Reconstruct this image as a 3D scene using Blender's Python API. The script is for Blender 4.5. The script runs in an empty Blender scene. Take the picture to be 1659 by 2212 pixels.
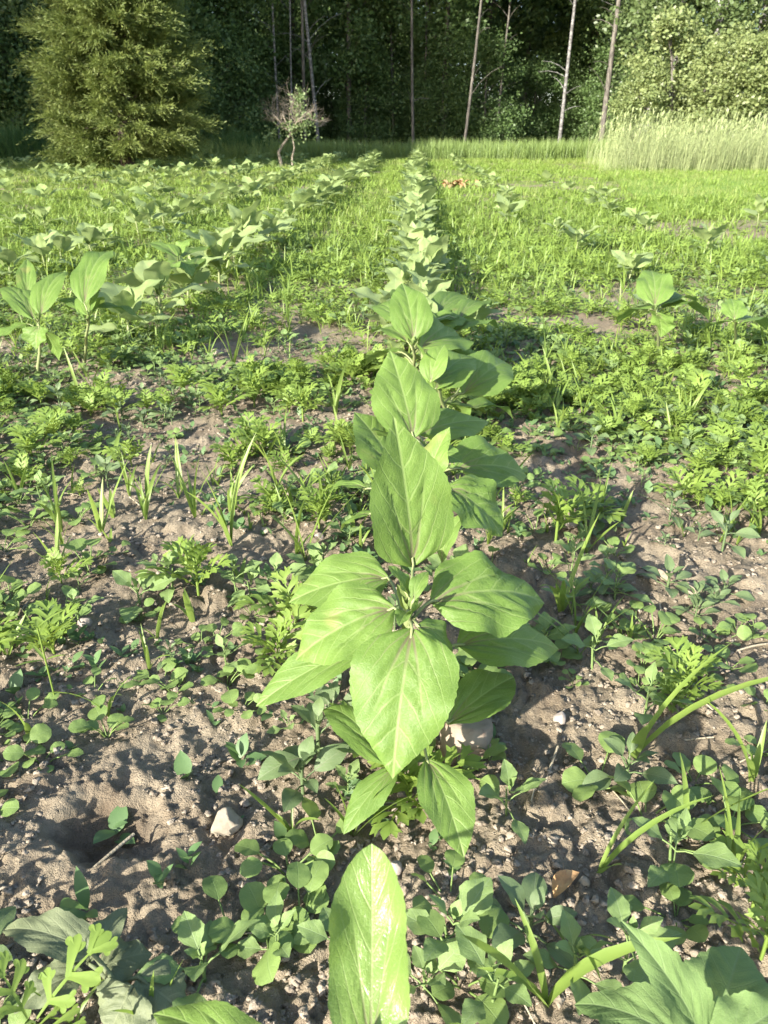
import bpy, math, random
import numpy as np
from mathutils import Vector, Matrix

# ------------------------------------------------------------------ camera, light, exposure
SC = bpy.context.scene
COL = SC.collection
CAM_H, PITCH, YAW = 0.65, math.radians(25.3), math.radians(2.2)
FPX, CXP, CYP = 1661.0, 829.5, 1106.0          # photograph measured at 1659 x 2212
SUN_EL, SUN_AZ = math.radians(22), math.radians(54)

cd = bpy.data.cameras.new("camera"); cam = bpy.data.objects.new("camera", cd); COL.objects.link(cam)
SC.camera = cam
cam.location = (0, 0, CAM_H)
cam.rotation_euler = (math.pi / 2 - PITCH, 0, YAW)
cd.sensor_fit = 'VERTICAL'; cd.sensor_height = 34.6; cd.lens = 26.0
cd.clip_start = 0.01; cd.clip_end = 600
cd.dof.use_dof = True; cd.dof.focus_distance = 0.95; cd.dof.aperture_fstop = 17.0

w = bpy.data.worlds.new("World"); SC.world = w; w.use_nodes = True
wn = w.node_tree.nodes; bg = wn['Background']
sky = wn.new('ShaderNodeTexSky'); sky.sky_type = 'NISHITA'; sky.sun_disc = False
sky.sun_elevation = SUN_EL; sky.sun_rotation = math.atan2(-math.cos(SUN_AZ), -math.sin(SUN_AZ))
w.node_tree.links.new(sky.outputs[0], bg.inputs[0]); bg.inputs[1].default_value = 0.125
sd = bpy.data.lights.new("sun", 'SUN'); sun = bpy.data.objects.new("sun", sd); COL.objects.link(sun)
sd.energy = 5.0; sd.angle = math.radians(0.6); sd.color = (1.0, 0.95, 0.85)
sun.rotation_euler = Vector((math.cos(SUN_EL) * math.cos(SUN_AZ), math.cos(SUN_EL) * math.sin(SUN_AZ), -math.sin(SUN_EL))).to_track_quat('-Z', 'Y').to_euler()
SC.view_settings.view_transform = 'Standard'; SC.view_settings.look = 'None'
SC.view_settings.exposure = 1.7; SC.view_settings.gamma = 1.0
SC.cycles.max_bounces = 7; SC.cycles.diffuse_bounces = 4; SC.cycles.transmission_bounces = 4
SC.cycles.glossy_bounces = 2; SC.cycles.caustics_reflective = False; SC.cycles.caustics_refractive = False

# ------------------------------------------------------------------ numeric helpers
RNG = np.random.default_rng(11)
_lat = np.random.default_rng(5).random((256, 256))
def vnoise(x, y, s):
    x = x / s + 71.3; y = y / s + 19.7
    xi = np.floor(x).astype(int); yi = np.floor(y).astype(int)
    fx = x - xi; fy = y - yi
    fx = fx * fx * (3 - 2 * fx); fy = fy * fy * (3 - 2 * fy)
    a = _lat[xi & 255, yi & 255]; b = _lat[(xi + 1) & 255, yi & 255]
    c = _lat[xi & 255, (yi + 1) & 255]; d = _lat[(xi + 1) & 255, (yi + 1) & 255]
    return (a * (1 - fx) + b * fx) * (1 - fy) + (c * (1 - fx) + d * fx) * fy
def fbm(x, y, s, o=4, g=0.5):
    r = 0; a = 1; t = 0
    for i in range(o):
        r = r + a * vnoise(x + 3.1 * i, y - 7.7 * i, s); t += a; a *= g; s *= 0.5
    return r / t
_lj = np.random.default_rng(8).random((256, 256, 3))
def clods(x, y, s):                              # rounded lumps on a jittered lattice
    X = x / s; Y = y / s
    xi = np.floor(X).astype(int); yi = np.floor(Y).astype(int)
    h = np.zeros_like(X)
    for i in (-1, 0, 1):
        for j in (-1, 0, 1):
            J = _lj[(xi + i) & 255, (yi + j) & 255]
            dx = X - (xi + i + J[..., 0]); dy = Y - (yi + j + J[..., 1])
            r = 0.25 + 0.5 * J[..., 2]
            h = np.maximum(h, np.sqrt(np.maximum(0, r * r - dx * dx * (.7 + .6 * J[..., 0]) - dy * dy * (1.3 - .6 * J[..., 0]))) * (J[..., 2] > 0.45) * (.5 + .7 * J[..., 1]))
    return h * s
def rise(y):
    t = np.maximum(0, np.asarray(y, float) - 5.0)
    return 0.0195 * t * t / (t + 2.0)
HOLE = None
def ground_z(x, y):
    x = np.asarray(x, float); y = np.asarray(y, float)
    near = 1 / (1 + (np.maximum(y, 0) / 6) ** 2)
    z = rise(y) + 0.045 * (fbm(x, y, 0.5, 3) - 0.5) * near
    z = z + 0.011 * (fbm(x + 9, y, 0.085, 3) - 0.5) * near
    if HOLE is not None:
        d = np.hypot((x - HOLE[0]) / 1.15, (y - HOLE[1]) / 0.8) + 0.07 * (fbm(x, y, 0.06, 3) - 0.5)
        z = z - 0.03 * np.clip((0.064 - d) / 0.045, 0, 1) ** 0.7 + 0.006 * np.exp(-((d - 0.085) / 0.025) ** 2)
    return z
def fine_z(x, y):
    near = 1 / (1 + (np.maximum(y, 0) / 4) ** 2)
    m = np.clip((fbm(x - 4, y + 2, 0.13, 3) - 0.38) * 4, 0.06, 1)
    wx = x + .035 * (fbm(x, y, .05, 2) - .5); wy = y + .035 * (fbm(x + 7, y, .05, 2) - .5)
    z = clods(wx, wy, 0.036) * 0.55 * m
    m2 = np.clip((fbm(x + 4, y - 8, 0.09, 3) - 0.42) * 4, 0.1, 1)
    z = z + clods(x + 5, y + 3, 0.014) * 0.7 * m2 + clods(x - 5, y + 1, 0.007) * 0.8
    z = z + 0.016 * (fbm(x, y, 0.024, 4, .62) - 0.5) + 0.006 * (fbm(x - 2, y, 0.009, 2, .7) - 0.5)
    return z * near
cp, sp, cyw, syw = math.cos(PITCH), math.sin(PITCH), math.cos(YAW), math.sin(YAW)
def ray(px, py):
    u = (px - CXP) / FPX; v = (py - CYP) / FPX
    f = cp - v * sp; dz = -(sp + v * cp)
    return np.array([u * cyw - f * syw, u * syw + f * cyw, dz])
def P(px, py, z):                                # point of a photo ray at height z
    d = ray(px, py); t = (z - CAM_H) / d[2]
    return np.array([d[0] * t, d[1] * t, z])
def G(px, py):                                   # point of a photo ray on the ground
    d = ray(px, py); z = 0.0
    for _ in range(30):
        t = (z - CAM_H) / min(d[2], -1e-4); z = 0.5 * z + 0.5 * float(ground_z(d[0] * t, d[1] * t))
    return np.array([d[0] * t, d[1] * t, float(ground_z(d[0] * t, d[1] * t))])
def depth(p):
    return float(np.dot(np.asarray(p) - np.array([0, 0, CAM_H]), np.array([-syw * cp, cyw * cp, -sp])))
def proj(p):
    q = np.asarray(p, float) - np.array([0, 0, CAM_H]); t = depth(p)
    r = q[0] * cyw + q[1] * syw; u = q[0] * (-syw * sp) + q[1] * cyw * sp + q[2] * cp
    return (CXP + FPX * r / t, CYP - FPX * u / t) if t > 0.02 else (-9999, -9999)
def at(px, D):
    d = ray(px, 322); x = d[0] * D / d[1]
    return np.array([x, D, float(ground_z(x, D))])
HOLE = (0, -50)
_h = P(218, 1800, -0.01); HOLE = (_h[0], _h[1])

# ------------------------------------------------------------------ mesh helpers
class MB:
    def __init__(s): s.V = []; s.Q = []; s.UV = []; s.n = 0
    def add(s, V, Q, UV=None):
        V = np.asarray(V, float).reshape(-1, 3); Q = np.asarray(Q, int).reshape(-1, 4)
        s.V.append(V); s.Q.append(Q + s.n); s.UV.append(np.zeros((len(V), 2)) + 0.25 if UV is None else UV); s.n += len(V); return s
    def arr(s): return np.concatenate(s.V), np.concatenate(s.Q), np.concatenate(s.UV)
def mesh_of(name, A, mat):
    V, Q, UV = A
    me = bpy.data.meshes.new(name); n = len(Q)
    me.vertices.add(len(V)); me.vertices.foreach_set("co", np.ascontiguousarray(V, np.float32).ravel())
    me.loops.add(n * 4); me.loops.foreach_set("vertex_index", np.ascontiguousarray(Q, np.int32).ravel())
    me.polygons.add(n); me.polygons.foreach_set("loop_start", np.arange(0, n * 4, 4, dtype=np.int32))
    me.polygons.foreach_set("loop_total", np.full(n, 4, np.int32))
    me.polygons.foreach_set("use_smooth", np.ones(n, bool))
    l = me.uv_layers.new(name="UVMap"); l.data.foreach_set("uv", np.ascontiguousarray(UV[Q.ravel()], np.float32).ravel())
    me.materials.append(mat); me.update(); me.validate()
    return me
def link(name, me, parent=None, loc=None, rz=0.0, s=1.0):
    o = bpy.data.objects.new(name, me); COL.objects.link(o)
    if parent is not None: o.parent = parent
    if loc is not None: o.location = [float(c) for c in loc]
    if rz: o.rotation_euler = (0, 0, rz)
    if s != 1.0: o.scale = (s, s, s)
    return o
def tag(o, label=None, cat=None, group=None, kind=None):
    if label: o['label'] = label
    if cat: o['category'] = cat
    if group: o['group'] = group
    if kind: o['kind'] = kind
    return o
def grid(nu, nv):
    i = np.arange(nv)[:, None] * (nu + 1) + np.arange(nu)[None]
    return np.stack([i, i + 1, i + nu + 2, i + nu + 1], -1).reshape(-1, 4)
def tube(pts, rad, ns=6, cap=True):
    pts = np.asarray(pts, float); n = len(pts); rad = np.broadcast_to(np.asarray(rad, float), (n,))
    t = np.gradient(pts, axis=0); t /= np.linalg.norm(t, axis=1)[:, None] + 1e-9
    ref = np.array([0.13, 1.0, 0.07]) if abs(t[:, 1]).mean() < 0.8 else np.array([1.0, 0.1, 0.1])
    a = np.cross(t, ref); a /= np.linalg.norm(a, axis=1)[:, None] + 1e-9; b = np.cross(t, a)
    th = np.linspace(0, 2 * np.pi, ns, endpoint=False)
    V = pts[:, None] + rad[:, None, None] * (np.cos(th)[None, :, None] * a[:, None] + np.sin(th)[None, :, None] * b[:, None])
    i = np.arange(n - 1)[:, None] * ns; k = np.arange(ns)[None]; k2 = (k + 1) % ns
    Q = np.stack([i + k, i + k2, i + ns + k2, i + ns + k], -1).reshape(-1, 4)
    uv = np.zeros((n * ns, 2)) + 0.25; uv[:, 1] = np.repeat(np.linspace(0, 1, n), ns)
    return V.reshape(-1, 3), Q, uv
def xf(A, M, t):
    return (A[0] @ np.asarray(M).T + np.asarray(t), A[1], A[2])
def joinA(L):
    m = MB()
    for A in L: m.add(*A)
    return m.arr()
def instances(A, pos, rz, sc, tilt=None):        # many copies of one array mesh as one array mesh
    V, Q, UV = A; n = len(pos)
    c, s_ = np.cos(rz), np.sin(rz); R = np.zeros((n, 3, 3))
    R[:, 0, 0] = c; R[:, 0, 1] = -s_; R[:, 1, 0] = s_; R[:, 1, 1] = c; R[:, 2, 2] = 1
    W = np.einsum('nij,vj->nvi', R * sc[:, None, None], V) + pos[:, None]
    return W.reshape(-1, 3), (Q[None] + (np.arange(n) * len(V))[:, None, None]).reshape(-1, 4), np.tile(UV, (n, 1))

# ------------------------------------------------------------------ materials
def newmat(name):
    m = bpy.data.materials.new(name); m.use_nodes = True; m.node_tree.nodes.clear(); return m
class N:
    def __init__(s, m): s.t = m.node_tree
    def __call__(s, typ, ins=None, **kw):
        n = s.t.nodes.new('ShaderNode' + typ)
        for k, v in kw.items(): setattr(n, k, v)
        for k, v in (ins or {}).items():
            if hasattr(v, 'bl_rna') and isinstance(v, bpy.types.NodeSocket): s.t.links.new(v, n.inputs[k])
            else: n.inputs[k].default_value = v
        return n
    def math(s, op, a, b=0.0, c=None):
        d = {0: a, 1: b}
        if c is not None: d[2] = c
        return s('Math', d, operation=op).outputs[0]
    def mix(s, f, a, b, mode='MIX'):
        n = s.t.nodes.new('ShaderNodeMix'); n.data_type = 'RGBA'; n.blend_type = mode
        for k, v in ((0, f), (6, a), (7, b)):
            if isinstance(v, bpy.types.NodeSocket): s.t.links.new(v, n.inputs[k])
            else: n.inputs[k].default_value = v if k == 0 else (*v, 1)[:4]
        return n.outputs[2]
    def smooth(s, v, lo, hi, a=0.0, b=1.0):
        n = s('MapRange', {0: v, 1: lo, 2: hi, 3: a, 4: b}, interpolation_type='SMOOTHSTEP'); return n.outputs[0]
def leaf_mat(name, c1, c2, tr, tf=0.35, rough=0.45, vein=None, nlat=7, purple=0.0, spec=0.4, blot=0.0, nscale=60):
    c1, c2 = [(c[0] * 1.05, c[1], c[2] * 1.12 + .004) for c in (c1, c2)]; tr = (tr[0], tr[1], tr[2] * 1.15 + .01)
    m = newmat(name); n = N(m)
    isl = n('NewGeometry').outputs['Random Per Island']; ob = n('ObjectInfo').outputs['Random']
    tc = n('TexCoord')
    no = n('TexNoise', {'Vector': tc.outputs['Object'], 'Scale': nscale, 'Detail': 3.0}).outputs[0]
    f = n.math('ADD', n.math('MULTIPLY', isl, 0.55), n.math('ADD', n.math('MULTIPLY', ob, 0.3), n.math('MULTIPLY', n.math('SUBTRACT', no, 0.42), 0.7)))
    col = n.mix(f, c1, c2)
    h = no
    if vein:
        sep = n('SeparateXYZ', {0: tc.outputs['UV']}); v = sep.outputs[1]
        x = n.math('ABSOLUTE', n.math('SUBTRACT', sep.outputs[0], 0.5)); x = n.math('MULTIPLY', x, 2.0)
        wob = n.math('MULTIPLY', n.math('SUBTRACT', no, 0.5), 0.05)
        mid = n.smooth(x, 0.012, 0.05, 1, 0)
        q = n.math('ADD', n.math('SUBTRACT', v, n.math('ADD', n.math('MULTIPLY', x, 0.3), n.math('MULTIPLY', n.math('POWER', x, 2.0), 0.35))), wob)
        fr = n.math('FRACT', n.math('ADD', n.math('MULTIPLY', q, nlat), 4.0))
        ds = n.math('SUBTRACT', 0.5, n.math('ABSOLUTE', n.math('SUBTRACT', fr, 0.5)))
        lat = n.smooth(ds, 0.015, 0.07, 1, 0)
        lat = n.math('MULTIPLY', lat, n.smooth(x, 0.55, 1.0, 0.8, 0.15))
        vo = n('TexVoronoi', {'Vector': tc.outputs['UV'], 'Scale': 24.0}, feature='DISTANCE_TO_EDGE').outputs[0]
        ret = n.smooth(vo, 0.0, 0.09, 0.32, 0)
        if purple and blot:                          # strong pair of basal veins
            xl = n.math('MULTIPLY', n.math('POWER', n.math('MAXIMUM', n.math('SUBTRACT', v, 0.04), 0.0), 0.75), 0.72)
            tri = n.math('MULTIPLY', n.smooth(n.math('ABSOLUTE', n.math('SUBTRACT', x, xl)), 0.008, 0.045, 1, 0), n.smooth(v, 0.3, 0.72, 1, 0))
            mid = n.math('MAXIMUM', mid, tri)
        vm = n.math('MAXIMUM', n.math('MAXIMUM', mid, lat), ret)
        vc = vein
        col2 = n.mix(n.math('MULTIPLY', vm, 0.38), col, vc)
        if purple:
            pf = n.math('MULTIPLY', n.math('MAXIMUM', mid, n.math('MULTIPLY', lat, 0.6)), n.smooth(v, 0.02, 0.42, purple, 0))
            col2 = n.mix(pf, col2, (0.13, 0.07, 0.075))
        col = col2
        h = n.math('ADD', n.math('MULTIPLY', vm, -0.9), n.math('MULTIPLY', n('TexNoise', {'Vector': tc.outputs['Object'], 'Scale': 420.0, 'Detail': 2.0}).outputs[0], 0.9))
    if blot:
        b = n('TexNoise', {'Vector': tc.outputs['Object'], 'Scale': 16.0, 'Detail': 2.0}).outputs[0]
        col = n.mix(n.smooth(b, 0.66, 0.8, 0, blot), col, (0.3, 0.27, 0.1))
    bump = n('Bump', {'Strength': 0.3, 'Distance': 0.0015, 'Height': h})
    p = n('BsdfPrincipled', {'Base Color': col, 'Roughness': rough, 'Specular IOR Level': spec, 'Normal': bump.outputs[0]})
    t = n('BsdfTranslucent', {'Color': n.mix(0.5, col, tr), 'Normal': bump.outputs[0]})
    mx = n('MixShader', {0: tf, 1: p.outputs[0], 2: t.outputs[0]})
    out = n('OutputMaterial', {0: mx.outputs[0]})
    return m
def rock_mat(name, c1, c2, c3, sc=40.0, bump=0.5):
    m = newmat(name); n = N(m); tc = n('TexCoord').outputs['Object']
    a = n('TexNoise', {'Vector': tc, 'Scale': sc, 'Detail': 6.0}).outputs[0]
    b = n('TexNoise', {'Vector': tc, 'Scale': sc * 3.2, 'Detail': 4.0}).outputs[0]
    col = n.mix(n.smooth(a, 0.35, 0.65), c1, c2); col = n.mix(n.smooth(b, 0.55, 0.72, 0, 0.6), col, c3)
    bp = n('Bump', {'Strength': bump, 'Distance': 0.003, 'Height': b})
    p = n('BsdfPrincipled', {'Base Color': col, 'Roughness': 0.9, 'Specular IOR Level': 0.2, 'Normal': bp.outputs[0]})
    n('OutputMaterial', {0: p.outputs[0]}); return m
def soil_mat():
    m = newmat("soil"); n = N(m); g = n('NewGeometry').outputs['Position']
    a = n('TexNoise', {'Vector': g, 'Scale': 9.0, 'Detail': 6.0, 'Roughness': 0.65}).outputs[0]
    b = n('TexNoise', {'Vector': g, 'Scale': 160.0, 'Detail': 5.0, 'Roughness': 0.7}).outputs[0]
    c = n('TexNoise', {'Vector': g, 'Scale': 700.0, 'Detail': 3.0}).outputs[0]
    col = n.mix(n.smooth(a, 0.3, 0.7), (0.192, 0.15, 0.103), (0.3, 0.25, 0.178))
    col = n.mix(n.smooth(b, 0.5, 0.75, 0, 0.55), col, (0.37, 0.31, 0.22))
    col = n.mix(n.smooth(c, 0.55, 0.75, 0, 0.5), col, (0.13, 0.1, 0.075))
    # moist earth in the dug hole, its shade painted in as darker brown
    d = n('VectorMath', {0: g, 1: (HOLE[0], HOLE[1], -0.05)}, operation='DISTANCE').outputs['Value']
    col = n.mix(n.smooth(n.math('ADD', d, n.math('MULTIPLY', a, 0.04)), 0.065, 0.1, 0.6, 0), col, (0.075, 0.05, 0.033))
    # mossy seedlings film further out
    y = n('SeparateXYZ', {0: g}).outputs[1]
    a2 = n('TexNoise', {'Vector': g, 'Scale': 2.2, 'Detail': 5.0}).outputs[0]
    gf = n.math('MULTIPLY', n.smooth(y, 2.2, 9.0, 0, 0.9), n.smooth(a2, 0.36, 0.55))
    pb = G(1620, 505); dp = n('VectorMath', {0: g, 1: tuple(pb)}, operation='DISTANCE').outputs['Value']
    gf = n.math('MULTIPLY', gf, n.smooth(n.math('ADD', dp, n.math('MULTIPLY', a2, -1.2)), 0.0, 0.7))
    col = n.mix(gf, col, (0.16, 0.22, 0.05))
    bp = n('Bump', {'Strength': 1.0, 'Distance': 0.006, 'Height': n.math('ADD', n.math('MULTIPLY', b, 1.0), n.math('MULTIPLY', c, 0.4))})
    p = n('BsdfPrincipled', {'Base Color': col, 'Roughness': 0.95, 'Specular IOR Level': 0.1, 'Normal': bp.outputs[0]})
    n('OutputMaterial', {0: p.outputs[0]}); return m
def bark_mat(name, c1, c2, sx=6.0, sz=1.5):
    m = newmat(name); n = N(m); tc = n('TexCoord').outputs['Object']
    mp = n('Mapping', {0: tc, 3: (sx, sx, sz)}).outputs[0]
    a = n('TexNoise', {'Vector': mp, 'Scale': 3.0, 'Detail': 6.0}).outputs[0]
    col = n.mix(n.smooth(a, 0.4, 0.62), c1, c2)
    bp = n('Bump', {'Strength': 0.6, 'Distance': 0.02, 'Height': a})
    p = n('BsdfPrincipled', {'Base Color': col, 'Roughness': 0.85, 'Normal': bp.outputs[0]})
    n('OutputMaterial', {0: p.outputs[0]}); return m

M = {}
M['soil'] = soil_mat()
M['earth'] = rock_mat('forest_earth', (0.05, 0.045, 0.028), (0.05, 0.07, 0.02), (0.03, 0.028, 0.018), 3.0)
M['lawn'] = rock_mat('lawn_green', (0.13, 0.22, 0.03), (0.16, 0.25, 0.04), (0.1, 0.17, 0.03), 4.0)
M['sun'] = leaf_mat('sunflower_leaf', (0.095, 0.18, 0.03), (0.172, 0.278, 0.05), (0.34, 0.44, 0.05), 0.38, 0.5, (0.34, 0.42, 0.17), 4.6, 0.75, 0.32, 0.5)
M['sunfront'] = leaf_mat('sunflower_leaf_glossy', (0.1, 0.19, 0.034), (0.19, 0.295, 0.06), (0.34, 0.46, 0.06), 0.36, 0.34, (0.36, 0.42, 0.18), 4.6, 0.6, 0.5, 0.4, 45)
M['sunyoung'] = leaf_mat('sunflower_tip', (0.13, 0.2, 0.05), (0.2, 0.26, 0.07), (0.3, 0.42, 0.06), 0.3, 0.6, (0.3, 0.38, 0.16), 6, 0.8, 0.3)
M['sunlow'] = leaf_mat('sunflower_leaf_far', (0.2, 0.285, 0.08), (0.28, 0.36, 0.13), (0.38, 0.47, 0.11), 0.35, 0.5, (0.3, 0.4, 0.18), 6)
M['stem'] = leaf_mat('sunflower_stem', (0.2, 0.26, 0.09), (0.28, 0.32, 0.13), (0.3, 0.36, 0.1), 0.2, 0.55)
M['round'] = leaf_mat('round_weed', (0.135, 0.225, 0.05), (0.2, 0.29, 0.068), (0.26, 0.37, 0.06), 0.3, 0.5, (0.22, 0.3, 0.13), 5)
M['lamb'] = leaf_mat('goosefoot_weed', (0.145, 0.23, 0.06), (0.195, 0.285, 0.08), (0.24, 0.36, 0.07), 0.28, 0.6, (0.25, 0.32, 0.18), 4)
M['pig'] = leaf_mat('pigweed', (0.09, 0.14, 0.055), (0.14, 0.21, 0.065), (0.22, 0.3, 0.07), 0.25, 0.5, (0.22, 0.24, 0.15), 7, 0.5)
M['rag'] = leaf_mat('ragweed', (0.14, 0.23, 0.034), (0.215, 0.31, 0.054), (0.38, 0.48, 0.04), 0.35, 0.55)
M['grass'] = leaf_mat('grass_blade', (0.13, 0.215, 0.035), (0.2, 0.28, 0.05), (0.28, 0.42, 0.04), 0.35, 0.45)
M['tiny'] = leaf_mat('seedling', (0.085, 0.165, 0.05), (0.13, 0.215, 0.07), (0.22, 0.36, 0.06), 0.3, 0.5)
M['turf'] = leaf_mat('turf', (0.165, 0.25, 0.055), (0.3, 0.345, 0.1), (0.4, 0.5, 0.06), 0.4, 0.5, nscale=1.3)
M['fargrass'] = leaf_mat('far_grass', (0.13, 0.21, 0.05), (0.22, 0.3, 0.08), (0.34, 0.46, 0.08), 0.35, 0.5)
M['bankgrass'] = leaf_mat('bank_grass', (0.05, 0.11, 0.03), (0.09, 0.17, 0.045), (0.14, 0.26, 0.05), 0.3, 0.5)
M['rye'] = leaf_mat('rye', (0.22, 0.3, 0.1), (0.36, 0.41, 0.18), (0.42, 0.48, 0.16), 0.3, 0.6)
M['wilt'] = leaf_mat('wilted_leaf', (0.1, 0.13, 0.06), (0.17, 0.2, 0.09), (0.2, 0.24, 0.08), 0.2, 0.6, (0.22, 0.24, 0.14), 5, 0.0, 0.3, 0.5)
M['velvet'] = leaf_mat('velvety_leaf', (0.12, 0.2, 0.055), (0.17, 0.26, 0.08), (0.26, 0.38, 0.08), 0.3, 0.7, (0.2, 0.26, 0.13), 5, 0.0, 0.2)
M['cedar'] = leaf_mat('cedar_spray', (0.062, 0.105, 0.02), (0.175, 0.215, 0.045), (0.26, 0.33, 0.05), 0.25, 0.6, nscale=1.2)
M['forest'] = leaf_mat('forest_leaf', (0.062, 0.115, 0.03), (0.11, 0.175, 0.045), (0.2, 0.3, 0.05), 0.3, 0.5, nscale=0.6)
M['aspen'] = leaf_mat('aspen_leaf', (0.085, 0.135, 0.04), (0.16, 0.215, 0.075), (0.24, 0.32, 0.06), 0.35, 0.4, nscale=0.6)
M['willow'] = leaf_mat('willow_leaf', (0.14, 0.195, 0.06), (0.24, 0.29, 0.1), (0.36, 0.42, 0.09), 0.35, 0.45, nscale=0.8)
M['sucker'] = leaf_mat('fruit_tree_leaf', (0.14, 0.21, 0.07), (0.2, 0.27, 0.1), (0.3, 0.4, 0.1), 0.35, 0.5)
M['deadwood'] = bark_mat('dead_wood', (0.17, 0.14, 0.105), (0.29, 0.25, 0.195), 12, 6)
M['bark'] = bark_mat('grey_bark', (0.06, 0.052, 0.043), (0.14, 0.125, 0.105))
M['cedarbark'] = bark_mat('cedar_bark', (0.05, 0.036, 0.026), (0.09, 0.065, 0.048))
M['palebark'] = bark_mat('pale_bark', (0.09, 0.085, 0.08), (0.22, 0.21, 0.2), 3, 5)
M['stone'] = rock_mat('stone', (0.25, 0.21, 0.155), (0.32, 0.275, 0.21), (0.17, 0.13, 0.09))
M['pinkstone'] = rock_mat('rough_stone', (0.26, 0.2, 0.15), (0.32, 0.26, 0.2), (0.18, 0.11, 0.08), 30)
M['greystone'] = rock_mat('grey_stone', (0.26, 0.22, 0.19), (0.36, 0.31, 0.27), (0.2, 0.16, 0.13))
M['clod'] = rock_mat('clod', (0.19, 0.155, 0.115), (0.3, 0.255, 0.198), (0.15, 0.12, 0.09), 90, 0.8)
M['straw'] = rock_mat('straw', (0.29, 0.245, 0.17), (0.36, 0.31, 0.22), (0.2, 0.16, 0.11), 120)
M['brown'] = rock_mat('dry_leaf', (0.32, 0.19, 0.09), (0.42, 0.28, 0.14), (0.24, 0.13, 0.07), 60)

# ------------------------------------------------------------------ leaves
PROF = {
 'sun': ([0, .03, .08, .16, .26, .42, .54, .66, .79, .9, .96, 1], [.05, .32, .68, .92, 1.02, 1, .93, .77, .5, .24, .09, .0]),
 'front': ([0, .04, .12, .25, .4, .5, .6, .72, .85, .94, .98, 1], [.2, .6, .88, 1, .98, .9, .94, .92, .68, .38, .2, 0]),
 'long': ([0, .05, .15, .3, .45, .6, .75, .88, .96, 1], [.06, .25, .6, .92, 1, .92, .7, .4, .15, 0]),
 'heart': ([0, .02, .07, .15, .28, .42, .58, .74, .88, .96, 1], [.1, .45, .78, .96, 1, .96, .82, .58, .3, .12, 0]),
 'round': ([0, .04, .12, .25, .42, .6, .78, .9, .97, 1], [.1, .3, .58, .86, 1, .98, .82, .58, .3, .0]),
 'diamond': ([0, .06, .2, .38, .5, .65, .8, .92, 1], [.08, .2, .62, .98, .94, .74, .5, .24, 0]),
 'lance': ([0, .08, .25, .45, .65, .85, 1], [.12, .45, .85, 1, .85, .45, 0]),
 'spat': ([0, .15, .4, .65, .85, .95, 1], [.5, .5, .7, 1, .9, .55, .1]),
 'blade': ([0, .1, .3, .6, .85, 1], [.55, .8, 1, .85, .45, 0]),
}
def leaf(L, W, prof='sun', nu=6, nv=10, fold=.15, bow=.12, wave=.0, teeth=0.0, nt=16, quilt=0.0, twist=0.0, curl=0.0, ph=0.0):
    v = np.linspace(0, 1, nv + 1); pv, pw = PROF[prof]
    if nv > 14:
        vv = np.linspace(0, 1, 200); ww = np.interp(vv, pv, pw); k = np.ones(11) / 11
        ww = np.convolve(np.pad(ww, 5, mode='edge'), k, 'valid'); ww[-1] = 0; hw = np.interp(v, vv, ww)
    else: hw = np.interp(v, pv, pw)
    hw = hw * W / 2
    s = np.linspace(-1, 1, nu + 1)
    X = s[None] * hw[:, None]; Y = np.repeat((L * v)[:, None], nu + 1, 1)
    if teeth:
        e = np.abs(s[None]) ** 6 * np.sign(s[None])
        saw = (v * nt) % 1.0
        X = X + e * (teeth * W * (saw - .5) * np.sin(np.pi * np.clip(v * 1.02, 0, 1)) ** .5)[:, None]
    Z = (bow * L * 4 * v * (1 - v))[:, None] + fold * np.abs(X)
    if curl: Z = Z + curl * W * (np.abs(s) ** 3)[None] * np.sin(np.pi * v)[:, None]
    if wave:
        Z = Z + wave * W * np.sin(2 * np.pi * (2.2 * v[:, None] + .5 * (s[None] > 0)) + ph) * (s[None] ** 2) * np.sin(np.pi * v)[:, None]
    if quilt:
        dn = np.abs(X) / (W / 2); q = v[:, None] - .3 * dn - .35 * dn ** 2
        Z = Z + quilt * W * np.abs(np.sin(np.pi * 6 * q)) * np.clip(dn * 5, 0, 1) * np.clip((1 - np.abs(s[None])) * 2.5, 0, 1) * (1 - .6 * v[:, None])
        if nv > 20:
            xl = .72 * np.maximum(v[:, None] - .04, 0) ** .75
            Z = Z - .035 * W * np.exp(-((dn - xl) / .07) ** 2) * np.clip((.75 - v[:, None]) * 3, 0, 1)
    if twist:
        a = twist * v[:, None]; X, Z = X * np.cos(a) - Z * np.sin(a), X * np.sin(a) + Z * np.cos(a)
    UV = np.stack([.5 + .5 * np.clip(X / (W / 2 + 1e-9), -1, 1), np.repeat(v[:, None], nu + 1, 1)], -1)
    return np.stack([X, Y, Z], -1).reshape(-1, 3), grid(nu, nv), UV.reshape(-1, 2)
def frame(d, roll=0.0, up=(0, 0, 1)):
    ey = d / (np.linalg.norm(d) + 1e-9); u = np.asarray(up, float)
    ez = u - ey * np.dot(u, ey)
    if np.linalg.norm(ez) < .15: ez = ez + np.array([0, -.3, 0]) - ey * np.dot(ey, [0, -.3, 0])
    ez /= np.linalg.norm(ez); ex = np.cross(ey, ez)
    c, s_ = math.cos(roll), math.sin(roll)
    return np.stack([ex * c + ez * s_, ey, ez * c - ex * s_], 1)
def set_leaf(base, tip, W, roll=0.0, **kw):
    base = np.asarray(base, float); d = np.asarray(tip, float) - base
    A = leaf(float(np.linalg.norm(d)), W, **kw)
    return xf(A, frame(d, roll), base)
def bent(p0, p1, sag=0.1, n=5):
    t = np.linspace(0, 1, n)[:, None]; p0 = np.asarray(p0, float); p1 = np.asarray(p1, float)
    return p0 + (p1 - p0) * t + np.array([0, 0, 1]) * sag * np.linalg.norm(p1 - p0) * 4 * t * (1 - t)
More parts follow.
